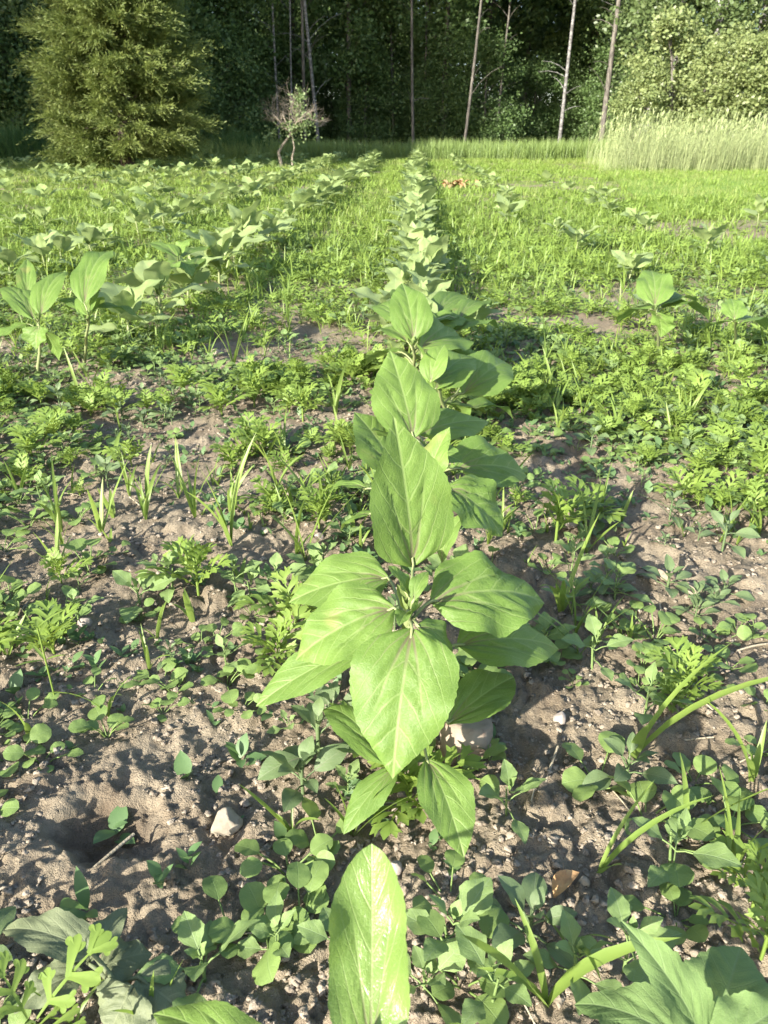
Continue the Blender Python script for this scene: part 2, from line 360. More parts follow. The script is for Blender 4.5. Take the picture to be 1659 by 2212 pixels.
def lobed(L, W, rng, pairs=4, hi=True, res=None):
    m = MB(); nu, nv = res or ((2, 4) if hi else (2, 2))
    m.add(*leaf(L * .96, L * .05, 'blade', 2, 6 if hi else 3, fold=.3, bow=0))
    for i in range(pairs):
        y = L * (.2 + .62 * i / max(1, pairs - 1) * .95)
        ln = W * .58 * (1.0 - .5 * abs(i / (pairs - 1) - .42)) if pairs > 1 else W * .5
        for s_ in (-1, 1):
            a = math.radians(58 - 26 * i / pairs) + rng.normal(0, .06)
            d = np.array([s_ * math.sin(a), math.cos(a), .06 + rng.normal(0, .05)])
            b = np.array([0, y + rng.normal(0, .008) * L * 2, .0006 * i])
            Mx = frame(d, 0)
            m.add(*xf(leaf(ln, ln * .36, 'spat', nu, nv, fold=.25, bow=.06), Mx, b))
            if hi:
                for k, (f, sg) in enumerate(((.45, 1), (.62, -1))):
                    a2 = a * s_ + sg * .75
                    d2 = np.array([math.sin(a2), math.cos(a2), .1])
                    m.add(*xf(leaf(ln * .42, ln * .2, 'spat', nu if res else 2, nv if res else 2, fold=.2, bow=.05), frame(d2), b + d / np.linalg.norm(d) * ln * f + [0, 0, .0008]))
    m.add(*xf(leaf(L * .3, L * .16, 'spat', nu, nv, fold=.2, bow=.03), np.eye(3), [0, L * .76, .001]))
    V, Q, UV = m.arr()
    t = np.clip(V[:, 1] / L, 0, 1.1); V[:, 2] += .3 * L * t * (1 - t) * 1.6
    UV = np.zeros_like(UV) + .25
    return V, Q, UV

# ------------------------------------------------------------------ ordinals and labels
def ordn(k):
    W = ['first', 'second', 'third', 'fourth', 'fifth', 'sixth', 'seventh', 'eighth', 'ninth', 'tenth', 'eleventh', 'twelfth']
    if k <= 12: return W[k - 1]
    return '%d%s' % (k, 'th' if 10 <= k % 100 <= 20 else {1: 'st', 2: 'nd', 3: 'rd'}.get(k % 10, 'th'))
LAND = []                                         # (phrase, x, y)
PENDING = []                                      # (object, phrase, x, y)
def pend(o, phrase, p): PENDING.append((o, phrase, float(p[0]), float(p[1])))
def resolve_labels():
    L = np.array([(a[1], a[2]) for a in LAND]); B = {}
    for o, ph, x, y in PENDING:
        d = np.hypot(L[:, 0] - x, L[:, 1] - y); i = int(d.argmin()); dx, dy = x - L[i, 0], y - L[i, 1]
        side = ('right of' if dx > 0 else 'left of') if abs(dx) > abs(dy) * .8 else ('behind' if dy > 0 else 'in front of')
        B.setdefault((ph, i, side), []).append((float(d[i]), o))
    for (ph, i, side), l in B.items():
        l.sort(key=lambda e: e[0])
        for k, (d, o) in enumerate(l):
            o['label'] = '%s %s %s' % (ph, side, LAND[i][0]) + ('' if len(l) == 1 else (', closest to it' if k == 0 else ', %s closest' % ordn(k + 1)))

# ------------------------------------------------------------------ setting: ground sheets
def build_ground():
    # one wide sheet to the horizon (below the tilled sheet)
    xs = np.concatenate([-np.geomspace(260, 1, 40), [0], np.geomspace(1, 260, 40)])
    ys = np.concatenate([np.linspace(-60, 22, 24), np.linspace(24, 60, 30), np.geomspace(64, 420, 20)])
    X, Y = np.meshgrid(xs, ys); Z = rise(np.minimum(Y, 45)) - .16 + np.clip((Y - 21) / 5, 0, 1) * .17
    V = np.stack([X, Y, Z], -1).reshape(-1, 3)
    o = link('ground', mesh_of('ground', (V, grid(len(xs) - 1, len(ys) - 1), V[:, :2]), M['earth'])); o['kind'] = 'structure'
    nu, nv = 900, 900
    v = np.linspace(0, 1, nv + 1); y = .12 * (30 / .12) ** v
    u = np.linspace(-1, 1, nu + 1); u = np.sign(u) * np.abs(u) ** 1.12
    Y = np.repeat(y[:, None], nu + 1, 1); X = u[None] * (.95 + .95 * y[:, None])
    Z = ground_z(X, Y) + fine_z(X, Y)
    V = np.stack([X, Y, Z], -1).reshape(-1, 3)
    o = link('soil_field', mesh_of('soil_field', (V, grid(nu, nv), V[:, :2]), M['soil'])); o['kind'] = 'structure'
    # mown strip at the right
    xs = np.linspace(0, 1, 60); ys = np.linspace(8.5, 23.5, 60)
    XX = (2.35 + .16 * (ys[:, None] - 8)) + xs[None] * 22; YY = np.repeat(ys[:, None], 60, 1)
    V = np.stack([XX, YY, ground_z(XX, YY) + .02], -1).reshape(-1, 3)
    o = link('lawn', mesh_of('lawn', (V, grid(59, 59), V[:, :2]), M['lawn'])); o['kind'] = 'structure'
build_ground()

# ------------------------------------------------------------------ sunflowers
def sun_leaf_kw(rng, q=.035):
    return dict(prof='sun', nu=20, nv=34, fold=rng.uniform(.02, .28), bow=rng.uniform(.05, .16), wave=rng.uniform(.03, .09), teeth=.026, nt=19, quilt=q, ph=rng.uniform(0, 6), curl=rng.uniform(-.05, .03))
def young_tip(rng, top, s=.03):
    m = MB()
    for k in range(7):
        a = k * 2.4 + rng.uniform(0, .5); e = math.radians(rng.uniform(45, 82)); L = s * rng.uniform(.6, 1.25)
        d = np.array([math.cos(a) * math.cos(e), math.sin(a) * math.cos(e), math.sin(e)])
        m.add(*set_leaf(np.array(top) - [0, 0, .004], np.array(top) + d * L, L * .5, prof='long', nu=4, nv=8, fold=.5, bow=-.1, wave=.08))
    return m.arr()
def spec_plant(root_px, apex, leaves, label, seed, tip=.03, matk='sun', name='young_sunflower', cat='sunflower', group='sunflowers in the field rows', base=None, stem_r=.006):
    rng = np.random.default_rng(seed)
    b = G(*root_px) if base is None else np.array(base, float)
    ap = P(*apex)
    r = bpy.data.objects.new(name, None); COL.objects.link(r); r.location = b; tag(r, label, cat, group); r.empty_display_size = .02
    pts = bent(b - [0, 0, .02], ap, 0, 7); pts[1:-1, :2] += rng.normal(0, .003, (5, 2))
    link('stem', mesh_of('stem', xf(tube(pts, np.linspace(stem_r, stem_r * .6, 7), 8), np.eye(3), -b), M['stem']), r)
    for lf in leaves:
        (bx, by, bz), (tx, ty, tz), wpx = lf[:3]; kw = sun_leaf_kw(rng); ex = dict(lf[3]) if len(lf) > 3 else {}
        mk = ex.pop('mat', matk); roll = ex.pop('roll', 0.0); lab = ex.pop('label', None); kw.update(ex)
        p0, p1 = P(bx, by, bz), P(tx, ty, tz)
        W = wpx / FPX * .5 * (depth(p0) + depth(p1))
        zz = min(max(bz - .02, b[2] + .01), ap[2]); f = (zz - b[2]) / max(1e-3, ap[2] - b[2]); node = b + (ap - b) * f
        m = MB(); m.add(*set_leaf(p0, p1, W, roll, **kw)); pm = None
        if np.linalg.norm(p0 - node) > .006:
            d = (p1 - p0) / np.linalg.norm(p1 - p0)
            pm = tube(np.vstack([bent(node, p0, .12, 5), p0 + d * .01]), np.linspace(.0026, .0015, 6), 6)
        o = link('leaf', mesh_of('leaf', xf(m.arr(), np.eye(3), -b), M[mk]), r)
        if lab: o['label'] = lab
        if pm is not None: link('petiole', mesh_of('petiole', xf(pm, np.eye(3), -b), M[mk if mk != 'sun' else 'stem']), o)
    if tip: link('shoot_tip', mesh_of('shoot_tip', xf(young_tip(rng, ap, tip), np.eye(3), -b), M['sunyoung']), r)
    return r, b

def gen_sun(rng, h=.17, S=1.0, lo=False):
    """parts of a young sunflower standing at the origin"""
    parts = []; top = np.array([rng.normal(0, .012), rng.normal(0, .012), h])
    parts.append(('stem', tube(bent([0, 0, -.02], top, 0, 5), np.linspace(.0055, .0035, 5) * S, 4 if lo else 7), 'stem'))
    a0 = rng.uniform(0, 6.28)
    spec = [(.3, -2, .06, .45, .012), (.5, 8, .12, .55, .03), (.74, 20, .15, .62, .035), (.93, 38, .135, .64, .025), (1.0, 60, .085, .58, .008)]
    for k, (fz, el, L, ar, pet) in enumerate(spec):
        for j in (0, 1):
            if k == 0 and rng.random() < .3: continue
            a = a0 + k * math.pi / 2 + j * math.pi + rng.normal(0, .22); e = math.radians(el + rng.normal(0, 10))
            Lk = L * S * rng.uniform(.82, 1.18); W = Lk * ar * rng.uniform(.9, 1.12)
            c = np.array([math.cos(a), math.sin(a), 0]); nd = top * fz
            pe = nd + (c * math.cos(e + .3) + [0, 0, math.sin(e + .3)]) * pet * S
            tp = pe + (c * math.cos(e) + np.array([0, 0, math.sin(e)])) * Lk
            kw = sun_leaf_kw(rng, .018)
            if lo: kw.update(nu=4, nv=6, teeth=0, quilt=0, fold=rng.uniform(.1, .3))
            else: kw.update(nu=8, nv=14)
            m = MB(); m.add(*set_leaf(pe, tp, W, rng.normal(0, .2), **kw))
            m.add(*tube(bent(nd, pe + (tp - pe) * .06, .1, 3), .0016 * S, 4))
            parts.append(('leaf', m.arr(), 'sunlow'))
    if not lo: parts.append(('shoot_tip', young_tip(rng, top, .026 * S), 'sunyoung'))
    return parts
def merge_parts(parts): return joinA([p[1] for p in parts])
def make_proto(parts): return [(n, mesh_of(n, A, M[mk])) for n, A, mk in parts]
def place(name, proto, loc, rz, s):
    r = bpy.data.objects.new(name, None); COL.objects.link(r); r.location = [float(c) for c in loc]; r.rotation_euler = (0, 0, rz); r.scale = (s, s, s); r.empty_display_size = .02
    for n, me in proto: link(n, me, r)
    return r

# --- the nearest plants, leaf by leaf
CENTRE = []
_, b = spec_plant((800, 2420), (800, 2300, .21), [
    ((800, 2270, .215), (803, 1822, .275), 175, dict(prof='front', mat='sunfront', fold=.14, bow=-.05, quilt=.04, wave=.12, curl=.28, roll=.08, twist=.15)),
    ((600, 2330, .19), (330, 2190, .16), 130, dict(bow=.1)),
    ((930, 2350, .18), (1075, 2240, .12), 120, dict()),
    ((800, 2400, .16), (790, 2620, .12), 150, dict()),
  ], 'front sunflower of the centre row, one upright glossy leaf at the bottom edge', 101, tip=.022, base=(.005, .30, 0))
CENTRE.append(b)
HERO_L = [
    ((893, 1222, .205), (850, 900, .375), 205, dict(prof='sun', fold=.16, bow=.03, quilt=.035, wave=.03, label='large upright leaf lit from the left')),
    ((838, 1247, .17), (624, 1302, .135), 150, dict(fold=.1, bow=.1, roll=.35)),
    ((850, 1312, .195), (638, 1427, .135), 180, dict(quilt=.055, fold=.05, bow=.12, roll=.45)),
    ((800, 1392, .12), (553, 1526, .06), 110, dict(prof='long', bow=.08, roll=.3)),
    ((932, 1298, .2), (1176, 1303, .165), 205, dict(quilt=.055, fold=.03, bow=.14, roll=-.42)),
    ((990, 1392, .13), (1207, 1402, .08), 150, dict(bow=.1, fold=.05, roll=-.35)),
    ((890, 1358, .2), (848, 1682, .085), 232, dict(bow=.1, fold=.08, quilt=.055, wave=.05)),
    ((902, 1352, .2), (975, 1432, .155), 92, dict(bow=.2, fold=.1)),
    ((968, 1562, .075), (1110, 1462, .075), 112, dict(prof='long', fold=.15, roll=-.3)),
    ((835, 1650, .07), (697, 1532, .055), 100, dict(bow=.16, fold=.1)),
    ((860, 1655, .06), (742, 1802, .022), 78, dict(prof='long', bow=.1, fold=.05)),
    ((922, 1640, .07), (1002, 1852, .03), 122, dict(prof='long', bow=.12, fold=.18, quilt=.04)),
    ((884, 1290, .215), (838, 1222, .25), 52, dict(prof='long', fold=.3, quilt=.06)),
    ((892, 1300, .215), (925, 1235, .235), 40, dict(prof='long', fold=.4)),
    ((885, 1330, .21), (905, 1290, .235), 44, dict(prof='long', fold=.4, bow=-.1)),
    ((880, 1320, .21), (862, 1352, .215), 40, dict(prof='long', fold=.4))]
_, b = spec_plant((885, 1600), (885, 1318, .2), HERO_L, 'big sunflower in the middle of the photo, leaves spread like a star', 102, tip=.028, stem_r=.007)
CENTRE.append(b)
_, b = spec_plant((935, 1180), (925, 985, .2), [
    ((893, 945, .23), (842, 757, .35), 152, dict(fold=.08, bow=.04, quilt=.04)),
    ((855, 1015, .19), (765, 890, .27), 160, dict(fold=.05, bow=.05)),
    ((918, 1050, .2), (972, 922, .28), 84, dict(fold=.2, quilt=.045)),
    ((902, 938, .2), (1056, 912, .185), 110, dict(quilt=.055, roll=-.3)),
    ((985, 1012, .17), (1138, 1028, .13), 150, dict(bow=.1, roll=-.4)),
    ((968, 1052, .2), (1085, 1160, .13), 170, dict(bow=.1, fold=.08, quilt=.055, roll=-.2)),
    ((955, 1215, .1), (1010, 1108, .17), 62, dict(prof='long', fold=.3)),
    ((795, 1055, .1), (694, 1070, .07), 48, dict(prof='long')),
    ((800, 1110, .1), (735, 1150, .05), 60, dict()),
    ((880, 985, .22), (800, 930, .3), 70, dict()), ((940, 980, .21), (1000, 1000, .2), 60, dict(roll=-.3)),
  ], 'third sunflower of the centre row, behind the big star-shaped one', 103, tip=.024)
CENTRE.append(b)
_, b = spec_plant((975, 955), (948, 838, .19), [
    ((928, 838, .2), (1022, 772, .22), 100, dict(quilt=.04, roll=-.3)),
    ((1000, 850, .16), (1096, 785, .18), 110, dict(bow=.12, roll=-.5)),
    ((930, 830, .2), (895, 740, .29), 66, dict(prof='long', fold=.3)),
    ((985, 880, .12), (1050, 895, .08), 58, dict(mat='sunyoung')),
    ((1010, 885, .1), (1108, 905, .05), 62, dict()),
    ((1020, 830, .13), (1108, 840, .09), 66, dict()),
    ((940, 842, .2), (985, 800, .2), 60, dict()), ((915, 850, .17), (800, 850, .1), 90, dict(roll=.4)), ((960, 870, .14), (1000, 925, .06), 74, dict()), ((930, 825, .22), (960, 745, .28), 60, dict()),
  ], 'fourth sunflower of the centre row, leaning a little to the right', 104, tip=.02)
CENTRE.append(b)
_, b = spec_plant((900, 850), (890, 745, .2), [
    ((893, 735, .21), (868, 612, .33), 92, dict(fold=.15, quilt=.04)),
    ((880, 738, .2), (803, 720, .18), 72, dict(quilt=.04)),
    ((908, 750, .19), (1003, 745, .14), 110, dict(roll=-.5, bow=.12)),
    ((915, 700, .2), (1000, 705, .17), 66, dict()),
    ((985, 715, .18), (1078, 712, .15), 66, dict()),
    ((990, 690, .2), (1062, 662, .18), 60, dict()),
    ((860, 760, .15), (790, 790, .08), 60, dict()),
    ((900, 690, .23), (922, 640, .29), 50, dict(fold=.3)),
    ((870, 700, .2), (812, 668, .2), 62, dict(roll=.3)), ((930, 715, .18), (1010, 690, .2), 74, dict(roll=-.3)), ((960, 760, .13), (1040, 770, .1), 70, dict(roll=-.3)), ((890, 690, .2), (850, 625, .24), 56, dict()), ((940, 680, .2), (1005, 640, .2), 60, dict(roll=-.2)), ((870, 770, .12), (845, 830, .06), 66, dict()),
  ], 'fifth sunflower of the centre row, tall pale upright leaf', 105, tip=.02)
CENTRE.append(b)
LEFT = []; RIGHT = []
_, b = spec_plant((80, 820), (85, 688, .2), [
    ((88, 680, .21), (146, 588, .3), 62, dict(fold=.15)), ((75, 690, .2), (8, 622, .24), 62, dict(quilt=.05, fold=.0)),
    ((85, 705, .19), (80, 755, .13), 62, dict(quilt=.04)), ((60, 640, .2), (60, 560, .3), 40, dict()), ((95, 715, .16), (128, 780, .06), 40, dict()),
    ((60, 700, .18), (-20, 740, .14), 60, dict())], 'left-row sunflower at the left edge with puckered round leaves', 111, tip=.02)
LEFT.append(b)
_, b = spec_plant((180, 795), (192, 680, .22), [
    ((182, 655, .25), (246, 543, .36), 72, dict(fold=.12)), ((205, 665, .2), (322, 706, .13), 56, dict(bow=.14)),
    ((180, 670, .22), (130, 655, .2), 50, dict()), ((190, 680, .22), (212, 620, .26), 54, dict(roll=.4)), ((185, 690, .21), (226, 678, .14), 46, dict())],
    'left-row sunflower with one tall upright pale leaf', 112, tip=.016)
LEFT.append(b)
_, b = spec_plant((392, 625), (385, 560, .22), [
    ((383, 556, .22), (305, 532, .25), 50, dict()), ((388, 552, .22), (418, 518, .28), 42, dict()), ((385, 565, .21), (350, 600, .16), 46, dict()),
    ((390, 565, .21), (416, 598, .15), 50, dict()), ((395, 555, .2), (470, 545, .18), 50, dict()), ((410, 585, .17), (480, 590, .1), 36, dict())],
    'left-row sunflower seen as a four-leaved rosette on a pale stem', 113, tip=.016)
LEFT.append(b)
_, b = spec_plant((1425, 765), (1415, 668, .19), [
    ((1415, 660, .2), (1404, 585, .28), 78, dict(fold=.05)), ((1405, 668, .19), (1330, 702, .12), 60, dict()), ((1418, 675, .19), (1427, 729, .11), 80, dict(prof='heart')),
    ((1430, 665, .18), (1532, 695, .1), 56, dict()), ((1425, 660, .19), (1505, 655, .16), 52, dict())],
    'right-side sunflower with four broad leaves standing alone in the weeds', 121, tip=.014)
RIGHT.append(b)
_, b = spec_plant((1595, 755), (1588, 695, .15), [
    ((1586, 690, .16), (1578, 645, .21), 52, dict()), ((1580, 695, .15), (1515, 715, .1), 46, dict()), ((1595, 698, .15), (1655, 715, .09), 54, dict())],
    'small three-leaved sunflower near the right edge', 122, tip=.012)
RIGHT.append(b)
for i, c in enumerate(CENTRE): LAND.append(('the %s centre-row sunflower' % ordn(i + 1), c[0], c[1]))
LAND.append(('the broad-leaved right-side sunflower', RIGHT[0][0], RIGHT[0][1])); LAND.append(('the small right-edge sunflower', RIGHT[1][0], RIGHT[1][1]))

# --- the rest of the rows
srng = np.random.default_rng(21)
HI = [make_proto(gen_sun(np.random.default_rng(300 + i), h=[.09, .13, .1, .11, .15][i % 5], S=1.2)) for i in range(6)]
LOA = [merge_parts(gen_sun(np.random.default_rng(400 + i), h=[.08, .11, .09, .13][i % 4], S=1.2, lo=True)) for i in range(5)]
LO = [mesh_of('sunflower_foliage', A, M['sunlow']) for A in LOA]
spots = []                                       # (x, y, row phrase, scale)
y = 2.3
while y < 24: spots.append((srng.normal(0, .045), y, 'the centre row', srng.uniform(.8, 1.12))); y += srng.uniform(.13, .2)
XL = LEFT[1][0]
for k in range(9):
    x0 = XL - 1.02 * k; y = .3 if k == 0 else 2.0 + k * .9
    ph = 'the near left row' if k == 0 else 'the %s left row' % ordn(k + 1)
    while y < 24.2:
        if not (k == 0 and .7 < y < 1.85) and not (k == 0 and 1.5 < y < 3.5 and min(abs(y - b_[1]) for b_ in LEFT) < .28) and srng.random() < (.95 if k < 2 else .5):
            spots.append((x0 + srng.normal(0, .05), y, ph, srng.uniform(.95, 1.3) * (1 if k == 0 else .85) if y > 1.6 else .75))
        y += srng.uniform(.24, .4)
for k, x0 in enumerate((.95, 1.9, 2.9)):
    y = 3.1 if k == 0 else 4.2
    ph = 'the near right row' if k == 0 else 'the %s right row' % ordn(k + 1)
    while y < (22 if k == 0 else 13 if k == 1 else 7):
        spots.append((x0 + srng.normal(0, .09), y, ph, srng.uniform(.65, 1.0))); y += srng.uniform(.5, 1.3)
cedar_p = at(272, 18.0)
spots = [s for s in spots if np.hypot(s[0] - cedar_p[0], (s[1] - cedar_p[1])) > 2.0]
spots.sort(key=lambda s: s[1])
rowcount = {}; rest = []; nsun = 0
for x, y, ph, s in spots:
    z = float(ground_z(x, y)); p = proj((x, y, z + .1)); inside = -40 < p[0] < 1700 and -50 < p[1] < 2260
    if not inside and y > 3: continue
    if not inside:
        r = place('young_sunflower', HI[int(srng.integers(6))], (x, y, z), srng.uniform(0, 6.28), s); rowcount[ph + 'o'] = rowcount.get(ph + 'o', 0) + 1
        tag(r, 'young sunflower of %s beside the camera, %s of these' % (ph, ordn(rowcount[ph + 'o'])), 'sunflower', 'sunflowers in the field rows'); continue
    if nsun < 290:
        nsun += 1; k = rowcount[ph] = rowcount.get(ph, 0) + 1
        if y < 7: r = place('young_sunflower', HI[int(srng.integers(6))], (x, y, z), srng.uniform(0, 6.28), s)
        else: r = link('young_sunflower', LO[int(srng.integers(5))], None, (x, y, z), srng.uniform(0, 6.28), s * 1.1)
        n0 = {'the centre row': 5, 'the near left row': 3}.get(ph, 0)
        tag(r, 'young sunflower in %s, %s from the camera' % (ph, ordn(k + n0)), 'sunflower', 'sunflowers in the field rows')
        if y < 5 and k < 8: LAND.append(('%s\'s %s sunflower' % (ph, ordn(k + n0)), x, y))
    else: rest.append((x, y, z, s))
rest = np.array(rest)
if len(rest):
    m = MB()
    for i in range(5):
        q = rest[i::5]
        if len(q): m.add(*instances(LOA[i], q[:, :3], srng.uniform(0, 6.28, len(q)), q[:, 3] * 1.1))
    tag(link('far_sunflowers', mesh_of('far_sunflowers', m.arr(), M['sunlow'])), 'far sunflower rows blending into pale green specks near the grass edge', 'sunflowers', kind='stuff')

# ------------------------------------------------------------------ weeds
def w_round(rng, lo=False):
    ps = []; n = int(rng.integers(4, 8)) if not lo else 4
    for k in range(n):
        a = k * 2.4 + rng.uniform(-.3, .3); pl = rng.uniform(.012, .04); e = math.radians(rng.uniform(20, 60)); L = rng.uniform(.018, .03)
        c = np.array([math.cos(a), math.sin(a), 0]); p0 = c * pl * math.cos(e) + [0, 0, pl * math.sin(e)]
        e2 = math.radians(rng.uniform(-5, 25)); p1 = p0 + (c * math.cos(e2) + np.array([0, 0, math.sin(e2)])) * L
        m = MB(); m.add(*set_leaf(p0, p1, L * rng.uniform(.82, 1.05), rng.normal(0, .3), prof='round', nu=2 if lo else 6, nv=3 if lo else 9, fold=.1, bow=.08, wave=.04, teeth=.03, nt=8))
        m.add(*tube(bent([0, 0, -.006], p0, .1, 3), .0009, 3 if lo else 5)); ps.append(('leaf', m.arr(), 'round'))
    return ps
def w_lamb(rng, lo=False):
    h = rng.uniform(.025, .06); ps = [('stem', tube(bent([0, 0, -.01], [rng.normal(0, .004), rng.normal(0, .004), h], 0, 4), [.0018, .0016, .0014, .001], 3 if lo else 6), 'lamb')]
    a0 = rng.uniform(0, 6)
    for k in range(3 if lo else 4):
        for j in (0, 1):
            a = a0 + k * 1.57 + j * math.pi + rng.normal(0, .2); L = [.032, .036, .026, .014][k] * rng.uniform(.8, 1.2); e = math.radians([5, 20, 40, 65][k] + rng.normal(0, 9)); pl = [.018, .015, .008, .003][k]
            c = np.array([math.cos(a), math.sin(a), 0]); nd = np.array([0, 0, h * [.35, .65, .9, 1][k]]); p0 = nd + c * pl * math.cos(e) + [0, 0, pl * math.sin(e + .2)]
            p1 = p0 + (c * math.cos(e) + np.array([0, 0, math.sin(e)])) * L
            m = MB(); m.add(*set_leaf(p0, p1, L * rng.uniform(.6, .85), rng.normal(0, .25), prof='diamond', nu=2 if lo else 6, nv=3 if lo else 12, fold=.18, bow=.08, wave=.05, teeth=.06, nt=6))
            m.add(*tube(bent(nd, p0, .1, 3), .0009, 3 if lo else 5)); ps.append(('leaf', m.arr(), 'lamb'))
    return ps
def w_pig(rng, lo=False):
    h = rng.uniform(.02, .05); ps = [('stem', tube(bent([0, 0, -.01], [0, 0, h], 0, 4), .0018, 3 if lo else 6), 'pig')]
    for k in range(6 if lo else 8):
        a = k * 2.4 + rng.uniform(-.2, .2); f = k / 8; L = (.036 - .018 * f) * rng.uniform(.8, 1.2); e = math.radians(-5 + 60 * f + rng.normal(0, 8)); pl = .018 * (1 - .7 * f)
        c = np.array([math.cos(a), math.sin(a), 0]); nd = np.array([0, 0, h * (.3 + .7 * f)]); p0 = nd + c * pl * math.cos(e + .3) + [0, 0, pl * math.sin(e + .3)]
        p1 = p0 + (c * math.cos(e) + np.array([0, 0, math.sin(e)])) * L
        m = MB(); m.add(*set_leaf(p0, p1, L * rng.uniform(.5, .65), rng.normal(0, .25), prof='long', nu=2 if lo else 6, nv=3 if lo else 9, fold=.25, bow=.1, wave=.04))
        m.add(*tube(bent(nd, p0, .1, 3), .0008, 3 if lo else 5)); ps.append(('leaf', m.arr(), 'pig'))
    return ps
def w_rag(rng, lo=False):
    h = rng.uniform(.01, .045); ps = [('stem', tube(bent([0, 0, -.01], [0, 0, h], 0, 4), .002, 3 if lo else 6), 'rag')]
    for k in range(5 if lo else int(rng.integers(6, 9))):
        a = k * 2.4 + rng.uniform(-.3, .3); f = k / 8; L = (.07 - .03 * f) * rng.uniform(.8, 1.2); e = math.radians(22 + 45 * f + rng.normal(0, 9))
        c = np.array([math.cos(a), math.sin(a), 0]); d = c * math.cos(e) + np.array([0, 0, math.sin(e)])
        ps.append(('leaf', xf(lobed(L, L * .75, rng, 3 if lo else 4, not lo), frame(d, rng.normal(0, .25)), [0, 0, h * (.3 + .7 * f)]), 'rag'))
    return ps
def blade(rng, a, L, W, e0, e1, n=6, z0=0.0):
    t = np.linspace(0, 1, n + 1); e = np.radians(e0 + (e1 - e0) * t); c = np.array([math.cos(a), math.sin(a), 0])
    d = np.cos(e)[:, None] * c + np.sin(e)[:, None] * np.array([0, 0, 1]); p = np.vstack([[0, 0, z0], z0 * np.array([0, 0, 1]) + np.cumsum(d[:-1], 0) * L / n])
    side = np.cross(c, [0, 0, 1]); nrm = np.cross(side, d); hw = np.interp(t, *PROF['blade']) * W / 2
    tw = rng.normal(0, .5) * t; sd_ = side * np.cos(tw)[:, None] + nrm * np.sin(tw)[:, None]
    V = np.stack([p - sd_ * hw[:, None], p + nrm * (-.25 * hw[:, None]), p + sd_ * hw[:, None]], 1)
    return V.reshape(-1, 3), grid(2, n), np.zeros(((n + 1) * 3, 2)) + .25
def w_grass(rng, lo=False):
    ps = []; n = int(rng.integers(2, 6)); big = rng.uniform(.6, 1.3)
    for k in range(n):
        L = rng.uniform(.04, .12) * big; e0 = rng.uniform(60, 88)
        ps.append(('blade', blade(rng, rng.uniform(0, 6.28), L, rng.uniform(.004, .008) * (.6 + .4 * big), e0, e0 - rng.uniform(10, 75), 3 if lo else 7), 'grass'))
    return ps
def w_tiny(rng, lo=False):
    ps = []; h = rng.uniform(.003, .014)
    m = MB()
    for k in range(int(rng.integers(2, 6)) if not lo else 3):
        a = k * 2.4 + rng.uniform(-.4, .4); L = rng.uniform(.006, .017); e = math.radians(rng.uniform(5, 60)); c = np.array([math.cos(a), math.sin(a), 0])
        m.add(*set_leaf([0, 0, h * (k / 4)], np.array([0, 0, h * (k / 4)]) + (c * math.cos(e) + np.array([0, 0, math.sin(e)])) * L, L * rng.uniform(.3, .7), prof='lance', nu=2, nv=3 if lo else 5, fold=.2, bow=.05))
    ps.append(('leaf', m.arr(), 'tiny')); return ps
def w_star(rng, lo=False):
    ps = [('stem', tube(bent([0, 0, -.01], [.004, .002, .12], 0, 5), .0012, 5), 'grass')]
    for k in range(9):
        z = .12 - .012 * (k // 3) * (2 if k > 5 else 1); a = k * 2.4; L = rng.uniform(.025, .045)
        d = np.array([math.cos(a), math.sin(a), rng.uniform(-.1, .4)]); d /= np.linalg.norm(d)
        ps.append(('leaflet', set_leaf([.004, .002, z], np.array([.004, .002, z]) + d * L, .0045, prof='lance', nu=2, nv=6, fold=.3, bow=.05), 'grass'))
    return ps
def w_clover(rng, lo=False):
    ps = [('stem', tube(bent([0, 0, -.01], [0, 0, .035], 0, 4), .0008, 5), 'rag')]
    for k in range(3):
        a = k * 2.094 + .4; d = np.array([math.cos(a), math.sin(a), .25])
        ps.append(('leaflet', set_leaf([0, 0, .035], np.array([0, 0, .035]) + d * .013, .013, prof='round', nu=4, nv=7, fold=.1, bow=.05), 'rag'))
    return ps
KIND = {
 'round': (w_round, 'round_leaved_seedling', 'round-leaved weed seedling', 'weed seedling', 'round-leaved seedlings in the soil'),
 'lamb': (w_lamb, 'goosefoot_seedling', 'grey-green toothed weed seedling', 'weed seedling', 'toothed grey-green seedlings'),
 'pig': (w_pig, 'pigweed_seedling', 'dark oval-leaved weed seedling', 'weed seedling', 'dark oval-leaved seedlings'),
 'rag': (w_rag, 'ragweed_plant', 'feathery lobed ragweed', 'ragweed', 'ragweed plants between the rows'),
 'grass': (w_grass, 'grass_shoot', 'upright grass shoot', 'grass shoot', 'grass shoots in the soil'),
 'tiny': (w_tiny, 'tiny_seedling', 'tiny narrow-leaved seedling', 'seedling', 'tiny seedlings in the soil'),
 'star': (w_star, 'vetch_sprig', 'thin sprig with star of narrow leaflets', 'weed seedling', None),
 'clover': (w_clover, 'clover_sprig', 'three-leaved clover sprig', 'clover', None),
}
PH = {k: [make_proto(v[0](np.random.default_rng(500 + 17 * i + len(k)))) for i in range(11 if k not in ('star', 'clover') else 1)] for k, v in KIND.items()}
PM = {}; PL = {}
for k, v in KIND.items():
    if k in ('star', 'clover'): continue
    hi = [merge_parts(v[0](np.random.default_rng(500 + 17 * i + len(k)))) for i in range(11)]
    PM[k] = [mesh_of(v[1], A, M[k]) for A in hi]
    PL[k] = [merge_parts(v[0](np.random.default_rng(700 + i), lo=True)) for i in range(5)]
wr = np.random.default_rng(77)
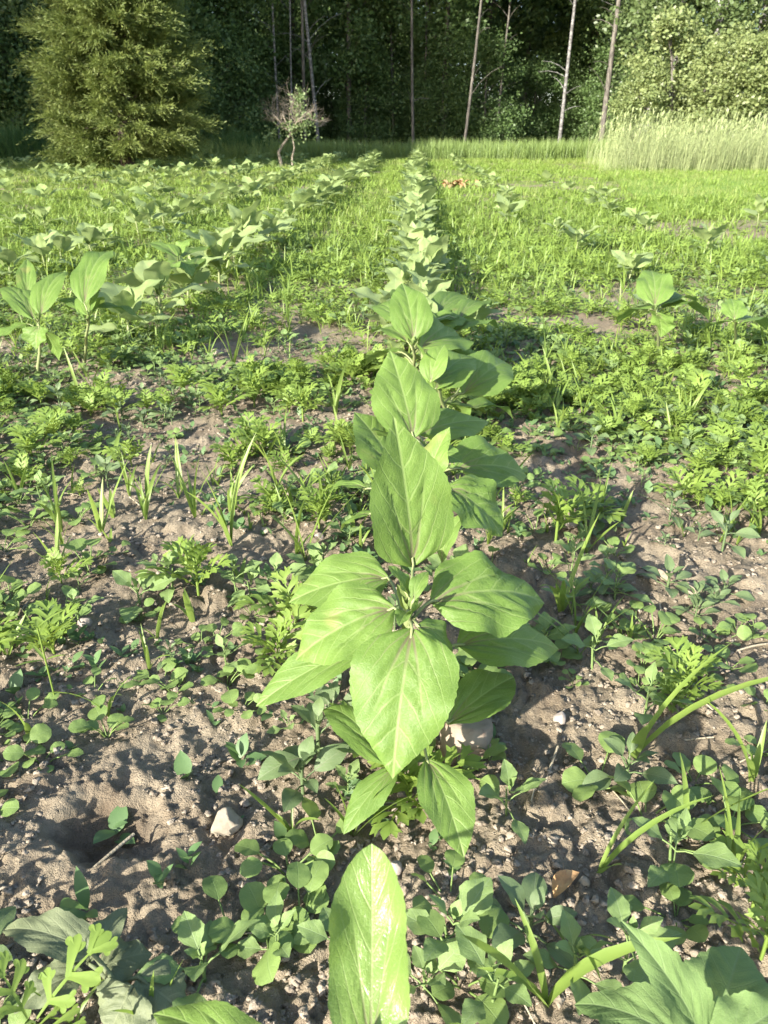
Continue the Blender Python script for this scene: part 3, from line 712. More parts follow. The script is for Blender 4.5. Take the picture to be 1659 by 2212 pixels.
def weed(k, p, s=1.0, parts=True, rz=None, var=None):
    v = KIND[k]; rz = wr.uniform(0, 6.28) if rz is None else rz
    i = int(wr.integers(len(PH[k]))) if var is None else var
    if parts: r = place(v[1], PH[k][i], p, rz, s)
    else: r = link(v[1], PM[k][i], None, p, rz, s)
    tag(r, None, v[3], v[4]); pend(r, v[2], p); return r
# stones first, they name the places
def stone(px, py, wpx, mat, seed, name, label, flat=.75, n=20, big=False, rough=.16, sink=.25):
    rng = np.random.default_rng(seed); p = G(px, py); R = wpx / FPX * depth(p) / 2
    th = np.linspace(0, 2 * np.pi, 2 * n, endpoint=False); ph = np.linspace(0, np.pi, n + 1)
    T, F = np.meshgrid(th, ph); D = np.stack([np.sin(F) * np.cos(T), np.sin(F) * np.sin(T), np.cos(F)], -1)
    r = np.ones(D.shape[:2])
    for _ in range(11):                            # planar cuts give facets
        nn = rng.normal(0, 1, 3); nn /= np.linalg.norm(nn); c = rng.uniform(.62, .92); dt = D @ nn
        r = np.minimum(r, np.where(dt > .05, c / np.maximum(dt, .05), 9))
    r = r * (1 + rough * .5 * (fbm(T * 1.1 + seed, F * 1.3, .35, 3) - .5) * np.sin(F))
    V = D * r[..., None] * R * np.array([1, .85, flat]); i = np.arange(n)[:, None] * 2 * n; k = np.arange(2 * n)[None]; k2 = (k + 1) % (2 * n)
    Q = np.stack([i + k, i + 2 * n + k, i + 2 * n + k2, i + k2], -1).reshape(-1, 4)
    o = link(name, mesh_of(name, (V.reshape(-1, 3), Q, np.zeros((V.size // 3, 2))), M[mat]), None, p + [0, 0, R * flat * (1 - sink) * .8], rng.uniform(0, 6.28))
    tag(o, label, 'stone', 'stones lying on the soil'); return p
LS = {0: 'the pale angular stone', 1: 'the large pinkish stone', 2: 'the rounded grey-brown stone', 4: 'the smooth pale pebble', 6: 'the small white pebble', 7: 'the brown clod-like stone'}
for i, (px, py, wpx, mat, lab, flat) in enumerate([
    (492, 1795, 72, 'stone', 'pale angular stone on bare soil left of the front leaves', 1.0),
    (1000, 1625, 150, 'pinkstone', 'large rough pinkish stone under the big star-shaped sunflower', .8),
    (60, 1385, 58, 'greystone', 'grey-brown rounded stone near the left edge', .8),
    (187, 1358, 40, 'greystone', 'small brown stone right of the rounded grey-brown stone', .9),
    (1495, 1282, 38, 'stone', 'pale smooth pebble beside a thin dry stalk on the right', .8),
    (1222, 1138, 52, 'greystone', 'grey stone right of the third centre-row sunflower', .6),
    (1258, 1912, 30, 'stone', 'small white pebble on soil at lower right', 1.0),
    (1208, 1562, 34, 'greystone', 'brown clod-like stone standing on soil right of the big sunflower', 1.1),
    (1310, 1930, 16, 'stone', 'tiny pale pebble beside the small white pebble', .9),
    (468, 768, 30, 'stone', 'white stone on bare soil between centre and left rows', .6),
    (690, 1165, 30, 'greystone', 'dark stone left of the upright leaf', .6),
    (575, 1150, 30, 'stone', 'flat pale stone left of the thick grass shoot', .5),
    (1440, 1250, 50, 'pinkstone', 'reddish crumbly stone in the right-hand weeds', .6),
    (150, 1390, 26, 'stone', 'small tan pebble between the two stones at left', .8),
    (855, 1880, 36, 'greystone', 'small grey stone beside the front upright leaf', .7),
    (975, 1895, 30, 'greystone', 'dull grey pebble right of the front upright leaf', .7)]):
    p = stone(px, py, wpx, mat, 40 + i, 'stone', lab, flat)
    if i in LS: LAND.append((LS[i], p[0], p[1]))
LAND.append(('the dug hole', HOLE[0], HOLE[1]))
NEAR = [('round', 625, 1885, 1.35), ('round', 690, 1835, 1.15), ('round', 575, 2010, 1.4), ('round', 650, 2010, 1.3), ('round', 500, 2030, 1.1), ('round', 1395, 1770, 1.3), ('round', 1440, 1830, 1.2),
 ('round', 1290, 1700, 1.2), ('round', 1500, 1690, 1.1), ('round', 545, 1460, 1.2), ('round', 490, 1480, 1.1), ('round', 435, 1400, 1.0), ('round', 380, 1500, 1.0), ('round', 470, 1390, 1.0), ('round', 545, 1330, 1.0),
 ('round', 90, 1650, 1.1), ('round', 35, 1640, 1.1), ('round', 232, 1590, 1.0), ('round', 350, 1480, 1.0), ('round', 205, 1500, 1.0), ('round', 140, 1330, 1.1), ('round', 195, 1235, 1.4), ('round', 300, 1340, .9), ('round', 520, 1540, .9), ('round', 60, 1560, .9),
 ('round', 970, 1960, 1.2), ('round', 1000, 2130, 1.3), ('round', 1460, 1990, 1.0), ('round', 1560, 1740, 1.0),('round', 1180, 1240, 1.0),('round', 1330, 1200, 1.0),
 ('pig', 655, 1720, 1.55), ('pig', 690, 1655, 1.5), ('pig', 1140, 2035, 1.5), ('pig', 1350, 1690, 1.4), ('pig', 1560, 1290, 1.0), ('pig', 1500, 1340, .9),
 ('lamb', 445, 2130, 1.35), ('lamb', 975, 2075, 1.1), ('lamb', 1095, 1770, 1.15), ('lamb', 600, 2075, 1.0), ('lamb', 740, 2090, 1.0), ('lamb', 1280, 1450, 1.3), ('lamb', 1235, 1330, 1.2), ('lamb', 920, 2150, 1.0), ('lamb', 1240, 2130, 1.1),
 ('lamb', 1060, 2170, 1.0),
 ('rag', 885, 1750, 1.2), ('rag', 640, 1350, 1.25), ('rag', 1625, 1960, 1.0), ('rag', 430, 1290, 1.2), ('rag', 1200, 1170, 1.3), ('rag', 1260, 1130, 1.2), ('rag', 690, 1150, 1.2), ('rag', 790, 1640, 1.0), ('rag', 120, 960, 1.3), ('rag', 480, 900, 1.3), ('rag', 400, 860, 1.5), ('rag', 550, 880, 1.3), ('rag', 1500, 880, 1.4), ('rag', 1600, 850, 1.4), ('rag', 1640, 1060, 1.4), ('rag', 1560, 990, 1.2), ('rag', 1340, 720, 1.4),
 ('rag', 1640, 2080, .9), ('rag', 600, 1430, 1.0),
 ('grass', 418, 1350, 1.7), ('grass', 640, 1200, 1.9), ('grass', 660, 1210, 1.8), ('grass', 1365, 1640, 1.8), ('grass', 1250, 1420, 1.2), ('grass', 1210, 1330, 1.6), ('grass', 1480, 1800, .9), ('grass', 505, 800, 1.8), ('grass', 525, 740, 1.8), ('grass', 245, 1120, 1.8), ('grass', 320, 1090, 1.6), ('grass', 500, 1180, 1.5), ('grass', 1620, 1700, 1.2), ('grass', 1580, 1900, 1.1), ('grass', 725, 900, 1.5), ('grass', 520, 1260, 1.4), ('grass', 250, 1000, 1.5),
 ('grass', 65, 1590, 1.2), ('grass', 1340, 1130, 1.4), ('grass', 1290, 1890, 1.1), ('grass', 1230, 2050, .9), ('grass', 1180, 2170, 1.5),
 ('tiny', 250, 1810, 2.2), ('tiny', 190, 1975, 3.2), ('tiny', 400, 1685, 2.0), ('tiny', 470, 1720, 1.8), ('tiny', 520, 1650, 2.2), ('tiny', 350, 1920, 1.8), ('tiny', 410, 1880, 1.6),
 ('star', 125, 1530, 1.0), ('clover', 1062, 1225, 1.0)]
occ = []
for k, px, py, s in NEAR:
    p = G(px, py); weed(k, p, s * wr.uniform(.92, 1.08) * (.86 if k in ('round', 'lamb', 'pig') else 1)); occ.append((p[0], p[1], .03 * s))
# broad-leaved plants cut by the bottom edge
spec_plant((1560, 2330), (1545, 2250, .09), [
    ((1515, 2250, .12), (1338, 1985, .19), 112, dict(prof='sun', teeth=.08, nt=9, wave=.1, fold=.3, roll=.35)),
    ((1545, 2225, .1), (1600, 2045, .11), 190, dict(prof='heart', teeth=.05, nt=9)),
    ((1560, 2260, .13), (1700, 2170, .14), 150, dict(prof='heart', teeth=.04, nt=9)),
    ((1500, 2270, .06), (1240, 2170, .03), 150, dict(prof='heart', teeth=.05, nt=9))],
    'velvety broad-leaved weed with pale fuzzy leaf edges at the lower right corner', 131, tip=0, matk='velvet', name='broad_leaved_weed', cat='weed', group=None)
spec_plant((250, 2160), (250, 2120, .035), [
    ((285, 2130, .04), (235, 2235, .02), 150, dict(prof='heart', teeth=.05, nt=8, fold=0, bow=.03)),
    ((300, 2110, .035), (400, 2190, .02), 150, dict(prof='heart', teeth=.06, nt=8, fold=0, bow=.03)),
    ((200, 2060, .05), (5, 2010, .03), 100, dict(prof='heart', teeth=.05, nt=8, wave=.1)),
    ((190, 2080, .045), (275, 1960, .04), 66, dict(prof='long', wave=.12)),
    ((180, 2100, .03), (30, 2190, .02), 100, dict(prof='heart', wave=.1)),
    ((220, 2090, .03), (330, 2060, .02), 110, dict(prof='heart', wave=.1))],
    'uprooted wilting weed with big drooping leaves lying at the lower left', 132, tip=0, matk='wilt', name='wilted_weed', cat='weed', group=None, stem_r=.003)
def big_rag():
    r = bpy.data.objects.new('ragweed_plant', None); COL.objects.link(r); b = G(60, 2215); r.location = b
    tag(r, 'pale fuzzy ragweed at the bottom left corner with large rounded lobes', 'ragweed', 'ragweed plants between the rows')
    rng = np.random.default_rng(3); ap = P(70, 2215, .05)
    link('stem', mesh_of('stem', xf(tube(bent(b - [0, 0, .01], ap, 0, 4), .002, 6), np.eye(3), -b), M['rag']), r)
    for (bx, by, bz), (tx, ty, tz) in ((((80, 2200, .055), (232, 2022, .085)), ((70, 2215, .05), (160, 2235, .07)), ((60, 2200, .05), (-10, 2080, .09)))):
        p0, p1 = P(bx, by, bz), P(tx, ty, tz); L = float(np.linalg.norm(p1 - p0))
        link('leaf', mesh_of('leaf', xf(xf(lobed(L, L * .8, rng, 3, True, (6, 18)), np.diag([1, 1, .5]), [0, 0, 0]), frame(p1 - p0), p0 - b), M['rag']), r)
big_rag()

# scattered weeds
def scatter(k, dens, y0, y1, patch=.35, ps=.45, seed=0):
    rng = np.random.default_rng(900 + seed); out = []
    n = int(dens * ((y1 - y0) * .9 + .62 * (y1 ** 2 - y0 ** 2)))
    v = rng.random(n); yy = np.sqrt(y0 ** 2 + v * (y1 ** 2 - y0 ** 2)); xx = (rng.random(n) * 2 - 1) * (.45 + .62 * yy)
    m = fbm(xx + 13 * seed, yy - 5 * seed, ps, 3); keep = rng.random(n) < np.clip((m - patch) / .22, 0, 1)
    for c, rr in BARE: keep &= ~((np.hypot(xx - c[0], (yy - c[1])) < rr) & (rng.random(n) < .8))
    keep &= np.hypot(xx - HOLE[0], yy - HOLE[1]) > .1
    keep &= ~((np.abs(xx) < .02) & (yy < 1))
    return np.stack([xx[keep], yy[keep]], 1)
BARE = [(G(640, 750), .33), (G(330, 1750), .13), (G(400, 1950), .1), (G(1190, 1800), .12), (G(600, 1050), .12), (G(1620, 505), .95), (G(1380, 560), .35), (G(1280, 1600), .08), (G(1280, 640), .2)]
PLAN = {
 'round': [(200, .3, 1.0), (330, 1.0, 3.2), (40, 3.2, 6)],
 'lamb': [(45, .4, 1.0), (150, 1.0, 3.5), (40, 3.5, 6)],
 'pig': [(30, .4, 1.0), (90, 1.0, 3.5)],
 'rag': [(25, .5, 1.0), (150, 1.0, 1.6), (260, 1.6, 3.0), (200, 3.0, 6.5), (110, 6.5, 10)],
 'grass': [(150, .3, 1.2), (260, 1.2, 4.0), (160, 4.0, 9.0)],
 'tiny': [(900, .3, .95), (1800, .95, 3.2), (500, 3.2, 5.5)],
}
for si, (k, bands) in enumerate(PLAN.items()):
    pts = np.concatenate([scatter(k, d, y0, y1, .42 if y0 < 1.2 else .36 if y0 < 3 else .28, .3 + .1 * (si % 3), seed=si * 7 + i) for i, (d, y0, y1) in enumerate(bands)])
    z = ground_z(pts[:, 0], pts[:, 1]) + fine_z(pts[:, 0], pts[:, 1]) * .4
    pts = np.column_stack([pts, z]); pts = pts[np.argsort(pts[:, 1])]
    if occ:
        oc = np.array(occ); d = np.hypot(pts[:, None, 0] - oc[None, :, 0], pts[:, None, 1] - oc[None, :, 1]); pts = pts[(d > oc[None, :, 2]).all(1)]
    vis = np.array([(lambda q: -60 < q[0] < 1720 and q[1] < 2300)(proj(p)) for p in pts])
    base_n = sum(1 for e in NEAR if e[0] == k); cnt = base_n; left = []
    sc = wr.uniform(.5, 1.2, len(pts)) * (wr.uniform(.8, 1.9, len(pts)) if k == 'tiny' else 1)
    for p, vi, s in zip(pts, vis, sc):
        if vi and cnt < 298:
            cnt += 1; weed(k, p, s, parts=(p[1] < 1.15 and k != 'tiny'))
        else: left.append((*p, s))
    left = np.array(left); m = MB(); A = PL[k]
    for i in range(5):
        q = left[i::5]
        if len(q): m.add(*instances(A[i], q[:, :3], wr.uniform(0, 6.28, len(q)), q[:, 3] * np.where(q[:, 1] > 4, 1.25, 1.05)))
    nm = {'round': 'round_leaved_weeds', 'lamb': 'goosefoot_weeds', 'pig': 'pigweed_cover', 'rag': 'ragweed_cover', 'grass': 'grass_cover', 'tiny': 'seedling_cover'}[k]
    tag(link(nm, mesh_of(nm, m.arr(), M[k])), {'round': 'low cover of round-leaved weeds farther between the rows', 'lamb': 'grey-green toothed weeds spread farther between the rows', 'pig': 'dark oval-leaved weeds spread farther out between the rows',
        'rag': 'feathery bright green ragweed carpet between the sunflower rows', 'grass': 'thin grass shoots spread through the weeds of the field', 'tiny': 'film of tiny seedlings sprinkled over the soil'}[k], 'weeds', kind='stuff')
# far field carpet: short weed tufts and turf
def tuft(rng, n, L, W, spread, e=(35, 88)):
    m = MB()
    for _ in range(n):
        A = blade(rng, rng.uniform(0, 6.28), L * rng.uniform(.5, 1.2), W, rng.uniform(*e), rng.uniform(5, 70), 2); m.add(*xf(A, np.eye(3), [rng.normal(0, spread), rng.normal(0, spread), 0]))
    return m.arr()
def carpet(name, mat, n, region, tufts, smin, smax, label, cat, seed, patch=None):
    rng = np.random.default_rng(seed); pts = region(rng, n)
    for c, rr in BARE: pts = pts[~((np.hypot(pts[:, 0] - c[0], pts[:, 1] - c[1]) < rr) & (rng.random(len(pts)) < .85))]
    if patch:
        m = fbm(pts[:, 0] + seed, pts[:, 1], patch[1], 3); pts = pts[rng.random(len(pts)) < np.clip((m - patch[0]) / .2, .1, 1)]
    p3 = np.column_stack([pts, ground_z(pts[:, 0], pts[:, 1])]); mb = MB(); k = len(tufts)
    for i in range(k):
        q = p3[i::k]; mb.add(*instances(tufts[i], q, rng.uniform(0, 6.28, len(q)), rng.uniform(smin, smax, len(q))))
    tag(link(name, mesh_of(name, mb.arr(), M[mat])), label, cat, kind='stuff')
def trap(y0, y1, xl=None, xr=None):
    def f(rng, n):
        v = rng.random(n); y = np.sqrt(y0 ** 2 + v * (y1 ** 2 - y0 ** 2)); u = rng.random(n)
        a = -(.5 + .66 * y) if xl is None else xl(y); b = .5 + .62 * y if xr is None else xr(y)
        return np.stack([a + (b - a) * u, y], 1)
    return f
TR = [np.random.default_rng(60 + i) for i in range(12)]
T1 = [tuft(TR[i], 9, .09, .012, .05, (20, 80)) for i in range(4)]
T2 = [tuft(TR[4 + i], 8, .12, .007, .04) for i in range(4)]
strip_x = lambda y: 2.35 + .16 * (y - 8)
carpet('field_weeds', 'rag', 26000, trap(4.5, 24.5), T1, .7, 1.5, 'carpet of low green weeds over the far field', 'weeds', 1, (.44, .8))
carpet('field_grass', 'turf', 12000, trap(5.5, 24.5), T2, .5, 1.3, 'yellow-green grass mixed into the far field', 'grass', 2, (.5, 1.6))
carpet('mown_grass', 'turf', 14000, trap(8.5, 23.5, strip_x, lambda y: 1.5 + .66 * y), T2, .4, .8, 'bright short grass strip in front of the tall pale stand', 'grass', 3)
T3 = [tuft(TR[8 + i], 14, .5, .014, .12, (55, 89)) for i in range(3)]
carpet('tall_grass', 'fargrass', 11000, trap(24.4, 26.8), T3, .7, 1.15, 'band of tall grass along the far edge of the field', 'grass', 4, (.3, 1.5))

# straw bits, clods
def straw():
    rng = np.random.default_rng(14); ms = []
    for i in range(5):
        L = rng.uniform(.015, .06); pts = bent([-L / 2, 0, .002], [L / 2, 0, .003], rng.uniform(-.02, .06), 5)
        ms.append(mesh_of('dry_stalk', tube(pts, rng.uniform(.0009, .002), 5), M['straw']))
    for i in range(60):
        y = .35 + 2.0 * rng.random() ** 1.4; x = (rng.random() * 2 - 1) * (.2 + .5 * y); p = np.array([x, y, float(ground_z(x, y) + fine_z(x, y)) + .002])
        o = link('dry_stalk', ms[i % 5], None, p, rng.uniform(0, 6.28), rng.uniform(.6, 1.3)); o.rotation_euler[1] = rng.normal(0, .15)
        tag(o, None, 'dry stalk', 'dry stalk bits on the soil'); pend(o, 'short dry straw bit', p)
    m = MB(); n = 5; th = np.linspace(0, 2 * np.pi, 8, endpoint=False); ph = np.linspace(0, np.pi, n + 1); T, F = np.meshgrid(th, ph)
    D = np.stack([np.sin(F) * np.cos(T), np.sin(F) * np.sin(T), np.cos(F)], -1).reshape(-1, 3); i = np.arange(n)[:, None] * 8; k = np.arange(8)[None]; k2 = (k + 1) % 8
    Q = np.stack([i + k, i + 8 + k, i + 8 + k2, i + k2], -1).reshape(-1, 4)
    N_ = 46000; y = .3 + 2.6 * rng.random(N_) ** 1.4; x = (rng.random(N_) * 2 - 1) * (.3 + .6 * y); keep = fbm(x - 4, y + 2, .13, 3) > .33; x, y = x[keep], y[keep]
    z = ground_z(x, y) + fine_z(x, y); p = np.stack([x, y, z], 1)
    for j in range(6):
        W = D * (1 + rng.normal(0, .3, (len(D), 1))) * [1, .8, .55]; q = p[j::6]; s = .0011 + .0055 * rng.random(len(q)) ** 5
        m.add(*instances((W, Q, np.zeros((len(W), 2))), q, rng.uniform(0, 6.28, len(q)), s))
    tag(link('soil_crumbs', mesh_of('soil_crumbs', m.arr(), M['clod'])), 'loose crumbs of dry soil scattered over the ground', 'soil', kind='stuff')
straw()
def dry_leaf():
    p = G(1195, 1945); o = link('dry_leaf', mesh_of('dry_leaf', xf(leaf(.035, .018, 'long', 4, 8, fold=.8, bow=.2), frame(np.array([.8, .5, .5])), [0, 0, .004]), M['brown']), None, p)
    tag(o, 'curled brown dry leaf on the soil above the velvety weed', 'dry leaf')
    p = G(990, 412); m = MB(); rng = np.random.default_rng(2)
    for i in range(26): m.add(*xf(leaf(.14, .06, 'long', 2, 4, fold=.5, bow=.2), frame(rng.normal(0, 1, 3) * [1, 1, .4]), [rng.normal(0, .1), rng.normal(0, .05), .05 + .04 * rng.random()]))
    tag(link('dry_weed', mesh_of('dry_weed', m.arr(), M['brown']), None, p), 'small heap of dry orange-brown weed right of the far centre row', 'dry weed')
dry_leaf()

# ------------------------------------------------------------------ tall pale rye at the right
def rye():
    rng = np.random.default_rng(31); p0 = at(1318, 17.2); ms = []
    for i in range(6):
        m = MB()
        for k in range(7):
            x, y = rng.normal(0, .09, 2); L = rng.uniform(.5, 1.02); lean = rng.normal(.12, .12); ly = rng.normal(0, .09)
            pts = np.array([[x, y, 0], [x + lean * .3, y + ly * .4, L * .5], [x + lean, y + ly, L]])
            m.add(*tube(pts, [.0035, .003, .002], 3))
            e = np.array([x + lean, y + ly, L]); d = np.array([.35 + rng.normal(0, .25), rng.normal(0, .2), .8])
            m.add(*set_leaf(e - [0, 0, .01], e + d * .11, .02, prof='lance', nu=2, nv=3, fold=.5, bow=.1))
            if k < 3: m.add(*xf(blade(rng, rng.uniform(0, 6.28), .3, .009, 75, 10, 3), np.eye(3), [x, y, L * rng.uniform(.1, .55)]))
        ms.append(m.arr())
    n = 1000; u = rng.random(n); v = rng.random(n); x = p0[0] + .12 + (u ** .85) * 9; y = 17.1 + v ** 1.3 * 3.5 - .02 * (x - p0[0])
    pz = np.stack([x, y, ground_z(x, y)], 1); mb = MB()
    for i in range(6): q = pz[i::6]; mb.add(*instances(ms[i], q, rng.normal(0, .45, len(q)), rng.uniform(.55, 1.15, len(q))))
    tag(link('tall_rye', mesh_of('tall_rye', mb.arr(), M['rye'])), 'stand of tall pale seeding grass at the right field edge', 'tall grass', kind='stuff')
    mm = [mesh_of('grass_stalk', A, M['rye']) for A in ms[:3]]
    for i, (px, s) in enumerate(((1303, .95), (1312, 1.08), (1325, .9), (1336, 1.12))):
        p = at(px, 17.2 + .1 * i); o = link('tall_grass_clump', mm[i % 3], None, p, .2 * i, s)
        tag(o, 'loose tuft of tall pale grass at the stand edge, %s from its left end' % ordn(i + 1), 'tall grass', 'loose tufts at the edge of the tall grass')
rye()

# ------------------------------------------------------------------ trees
def trunk_arr(rng, H, r, lean=0.0, ns=8, bend=.25):
    n = 8; t = np.linspace(0, 1, n); a = rng.uniform(0, 6.28)
    p = np.stack([lean * H * t + bend * np.sin(t * 3 + a) * t, bend * np.cos(t * 2.3 + a) * t * .6, t * H - .1], 1)
    return p, tube(p, r * (1 - .82 * t) + .01, ns)
def crown_arr(rng, H, z0, R, ncl, nl, ls, tp, sig=.42, squash=.75):
    z = z0 + (H - z0) * rng.random(ncl) ** .95; f = (z - z0) / (H - z0); r = R * np.clip(1.15 * np.sin(np.pi * np.clip(.12 + .86 * f, 0, 1)) ** .7, .15, 1)
    a = rng.uniform(0, 6.28, ncl); rr = r * np.sqrt(rng.random(ncl)) * rng.uniform(.7, 1.1, ncl)
    ax = np.stack([np.interp(z, tp[:, 2], tp[:, 0]), np.interp(z, tp[:, 2], tp[:, 1])], 1)
    C = np.stack([ax[:, 0] + rr * np.cos(a), ax[:, 1] + rr * np.sin(a), z], 1)
    n = nl * ncl; c = np.repeat(C, nl, 0) + rng.normal(0, 1, (n, 3)) * np.array([sig, sig, sig * squash]) * np.repeat(rng.uniform(.6, 1.3, ncl), nl)[:, None]
    A = rng.normal(0, 1, (n, 3)); A[:, 2] *= .7; A /= np.linalg.norm(A, axis=1)[:, None]
    B = np.cross(A, rng.normal(0, 1, (n, 3))); B /= np.linalg.norm(B, axis=1)[:, None] + 1e-9
    s = (ls * rng.uniform(.6, 1.3, n))[:, None]
    V = np.stack([c - A * s, c + B * s * .62, c + A * s, c - B * s * .62], 1).reshape(-1, 3)
    return (V, np.arange(n * 4).reshape(-1, 4), np.zeros((n * 4, 2)) + .25), C
def limbs(rng, C, tp, k, r0):
    m = MB(); idx = rng.choice(len(C), min(k, len(C)), replace=False)
    for i in idx:
        e = C[i]; zb = max(.3, e[2] - np.hypot(e[0], e[1]) * rng.uniform(.5, .9) - .2)
        b = np.array([np.interp(zb, tp[:, 2], tp[:, 0]), np.interp(zb, tp[:, 2], tp[:, 1]), zb])
        m.add(*tube(bent(b, e, .08, 4), np.linspace(r0, r0 * .25, 4), 4))
    return m.arr()
def tree_proto(seed, H, z0, R, ncl, nl, ls, leafm, barkm, r=.12, lean=0., sig=.42):
    rng = np.random.default_rng(seed); tp, T = trunk_arr(rng, H * .95, r, lean); A, C = crown_arr(rng, H, z0, R, ncl, nl, ls, tp, sig)
    m = MB(); m.add(*T); m.add(*limbs(rng, C, tp, 22, r * .28))
    return [('trunk', mesh_of('trunk', m.arr(), M[barkm])), ('crown', mesh_of('crown', A, M[leafm]))]
FOR = [tree_proto(70 + i, 13 + i % 3, [2.6, 3.6, 1.8, 4.2][i % 4], 2.3, 85, 280, .072, 'forest', 'bark', .09, [.02, -.05, .06, 0][i % 4], .4) for i in range(5)]
BUSH = [tree_proto(80 + i, 3.2 + .5 * i, .1, 1.6, 55, 240, .052, 'forest', 'bark', .05, 0, .34) for i in range(3)]
ASP = [tree_proto(90 + i, 12, .9 + .6 * i, 2.1, 58, 230, .075, 'aspen', 'palebark', .12, .03, .36) for i in range(3)]
WIL = [tree_proto(95 + i, 3.0 + .4 * i, .2, 1.25, 36, 230, .055, 'willow', 'bark', .05, 0, .2) for i in range(2)]
trng = np.random.default_rng(55); tcount = {}
def tree(proto, p, s, name, phrase, cat, group):
    r = place(name, proto, p, trng.uniform(0, 6.28), s); tcount.setdefault((phrase, cat, group), []).append((p[0] / p[1], r)); return r
for px, D, s in ((520, 30.5, 1.1), (790, 33, .9), (960, 32.5, .9)):
    tree(BUSH[int(trng.integers(3))], at(px, D), s, 'edge_shrub', 'leafy shrub at the edge of the middle wood', 'shrub', 'shrubs at the middle wood edge')
# left bank, lit at its left, and the dark centre behind it
for px, D, s in ((-60, 25, 1.0), (40, 25, .95), (110, 26.5, 1.05), (230, 26.5, 1.0), (330, 27, 1.0), (420, 28.5, .95), (-160, 26, 1.0), (-260, 25, 1.05), (-380, 26, 1.0), (470, 30.5, 1.0)):
    tree((ASP if px < 160 else FOR)[int(trng.integers(3))], at(px, D), s, 'forest_tree', 'leafy tree at the wood edge behind the dark cedar', 'tree', 'trees of the left wood edge')
for px, D, s in ((-330, 24.5, 1.1), (-220, 25, 1.2), (-110, 24.2, 1.1), (-20, 26, 1.2), (60, 25, 1.1), (140, 26, 1.2), (-60, 29, 1.3), (90, 30, 1.3), (440, 28, 1.0), (380, 26.5, .9)):
    tree(BUSH[int(trng.integers(3))], at(px, D), s, 'edge_shrub', 'green shrub at the left wood edge', 'shrub', 'shrubs of the left wood edge')
for x, D, s in ((-14, 13, 1.3), (-14.5, 16.5, 1.25), (-16.5, 10, 1.35), (-17.5, 14, 1.4), (-19, 6.5, 1.35), (-20, 11, 1.4), (-22, 3, 1.4)):  # unseen trees past the left frame edge, added to shade the middle wood
    tree(FOR[int(trng.integers(5))], np.array([x, D, float(ground_z(x, D))]), s, 'forest_tree', 'tall tree at the left field side', 'tree', 'trees of the left field side')
for px, D, s in ((540, 32, 1.0), (640, 33.5, 1.05), (755, 32.5, 1.0), (850, 35, 1.0), (960, 33, 1.05), (1040, 37, 1.05), (1130, 39, 1.1), (1260, 39, 1.1), (1340, 37, 1.0)):
    tree(FOR[int(trng.integers(5))], at(px, D), s, 'forest_tree', 'dark shaded tree in the middle wood', 'tree', 'shaded trees of the middle wood')
for i in range(16):
    tree(BUSH[int(trng.integers(3))], at(300 + i * 75 + trng.uniform(-20, 20), trng.uniform(42, 50)), 1.6, 'understory_shrub', 'tall dim shrub deep in the wood', 'shrub', 'shrubs deep in the wood')
for i in range(22):
    tree(FOR[int(trng.integers(5))], at(-100 + i * 86 + trng.uniform(-30, 30), trng.uniform(38, 48)), trng.uniform(.95, 1.15), 'forest_tree', 'dim tree deep in the wood', 'tree', 'trees deep in the wood')
for i in range(14):
    tree(BUSH[int(trng.integers(3))], at(470 + i * 66 + trng.uniform(-20, 20), trng.uniform(32.5, 38)), trng.uniform(.6, 1.0), 'understory_shrub', 'dark shrub under the middle wood', 'shrub', 'shrubs under the wood')
for px, D, s in ((1440, 27, .9), (1520, 26, 1.0), (1600, 27.5, 1.0), (1680, 26, 1.0), (1390, 30, .95), (1760, 27, 1.0)):
    tree(ASP[int(trng.integers(3))], at(px, D), s, 'aspen_tree', 'sunlit pale-green tree behind the tall grass', 'tree', 'sunlit trees at right')
for px, D, s in ((1375, 22.5, .62), (1435, 23, .98), (1500, 22.6, .75), (1590, 22.5, .8), (1650, 22, .95), (1545, 23.6, .9)):
    tree(WIL[int(trng.integers(2))], at(px, D), s, 'leafy_shrub', 'bright leafy shrub behind the tall pale grass', 'shrub', 'sunlit shrubs at right')
for (ph, cat, grp), l in tcount.items():
    l.sort(key=lambda e: e[0])
    for i, (x, r) in enumerate(l): tag(r, '%s, %s of %d from the left' % (ph, ordn(i + 1), len(l)), cat, grp)
# bare trunks standing in front of the middle wood
def bare_trunk(px, D, H, r, lean, mat, label, seed):
    r *= .72; rng = np.random.default_rng(seed); t = bpy.data.objects.new('forest_tree', None); COL.objects.link(t); p = at(px, D); t.location = p; tag(t, label, 'tree', 'bare-stemmed trees in the wood')
    tp, T = trunk_arr(rng, H, r, lean, 8, .12); A, C = crown_arr(rng, H + 2, H * .55, 1.8, 40, 110, .09, tp, .45)
    m = MB(); m.add(*T); m.add(*limbs(rng, C, tp, 12, r * .25))
    for k in range(7):                             # dead side twigs low on the stem
        zb = rng.uniform(1.2, H * .5); b = np.array([np.interp(zb, tp[:, 2], tp[:, 0]), np.interp(zb, tp[:, 2], tp[:, 1]), zb]); a = rng.uniform(0, 6.28); L = rng.uniform(.4, 1.3)
        m.add(*tube(bent(b, b + np.array([math.cos(a), math.sin(a), rng.uniform(.1, .8)]) * L, .1, 4), np.linspace(r * .22, .006, 4), 4))
    if px == 1206:
        m.add(*tube(bent([tp[3][0], tp[3][1], tp[3][2]], [tp[3][0] - .5, 0, tp[3][2] + 2.2], .02, 5), np.linspace(r * .6, r * .3, 5), 6))
    link('trunk', mesh_of('trunk', m.arr(), M[mat]), t); link('crown', mesh_of('crown', A, M['forest']), t)
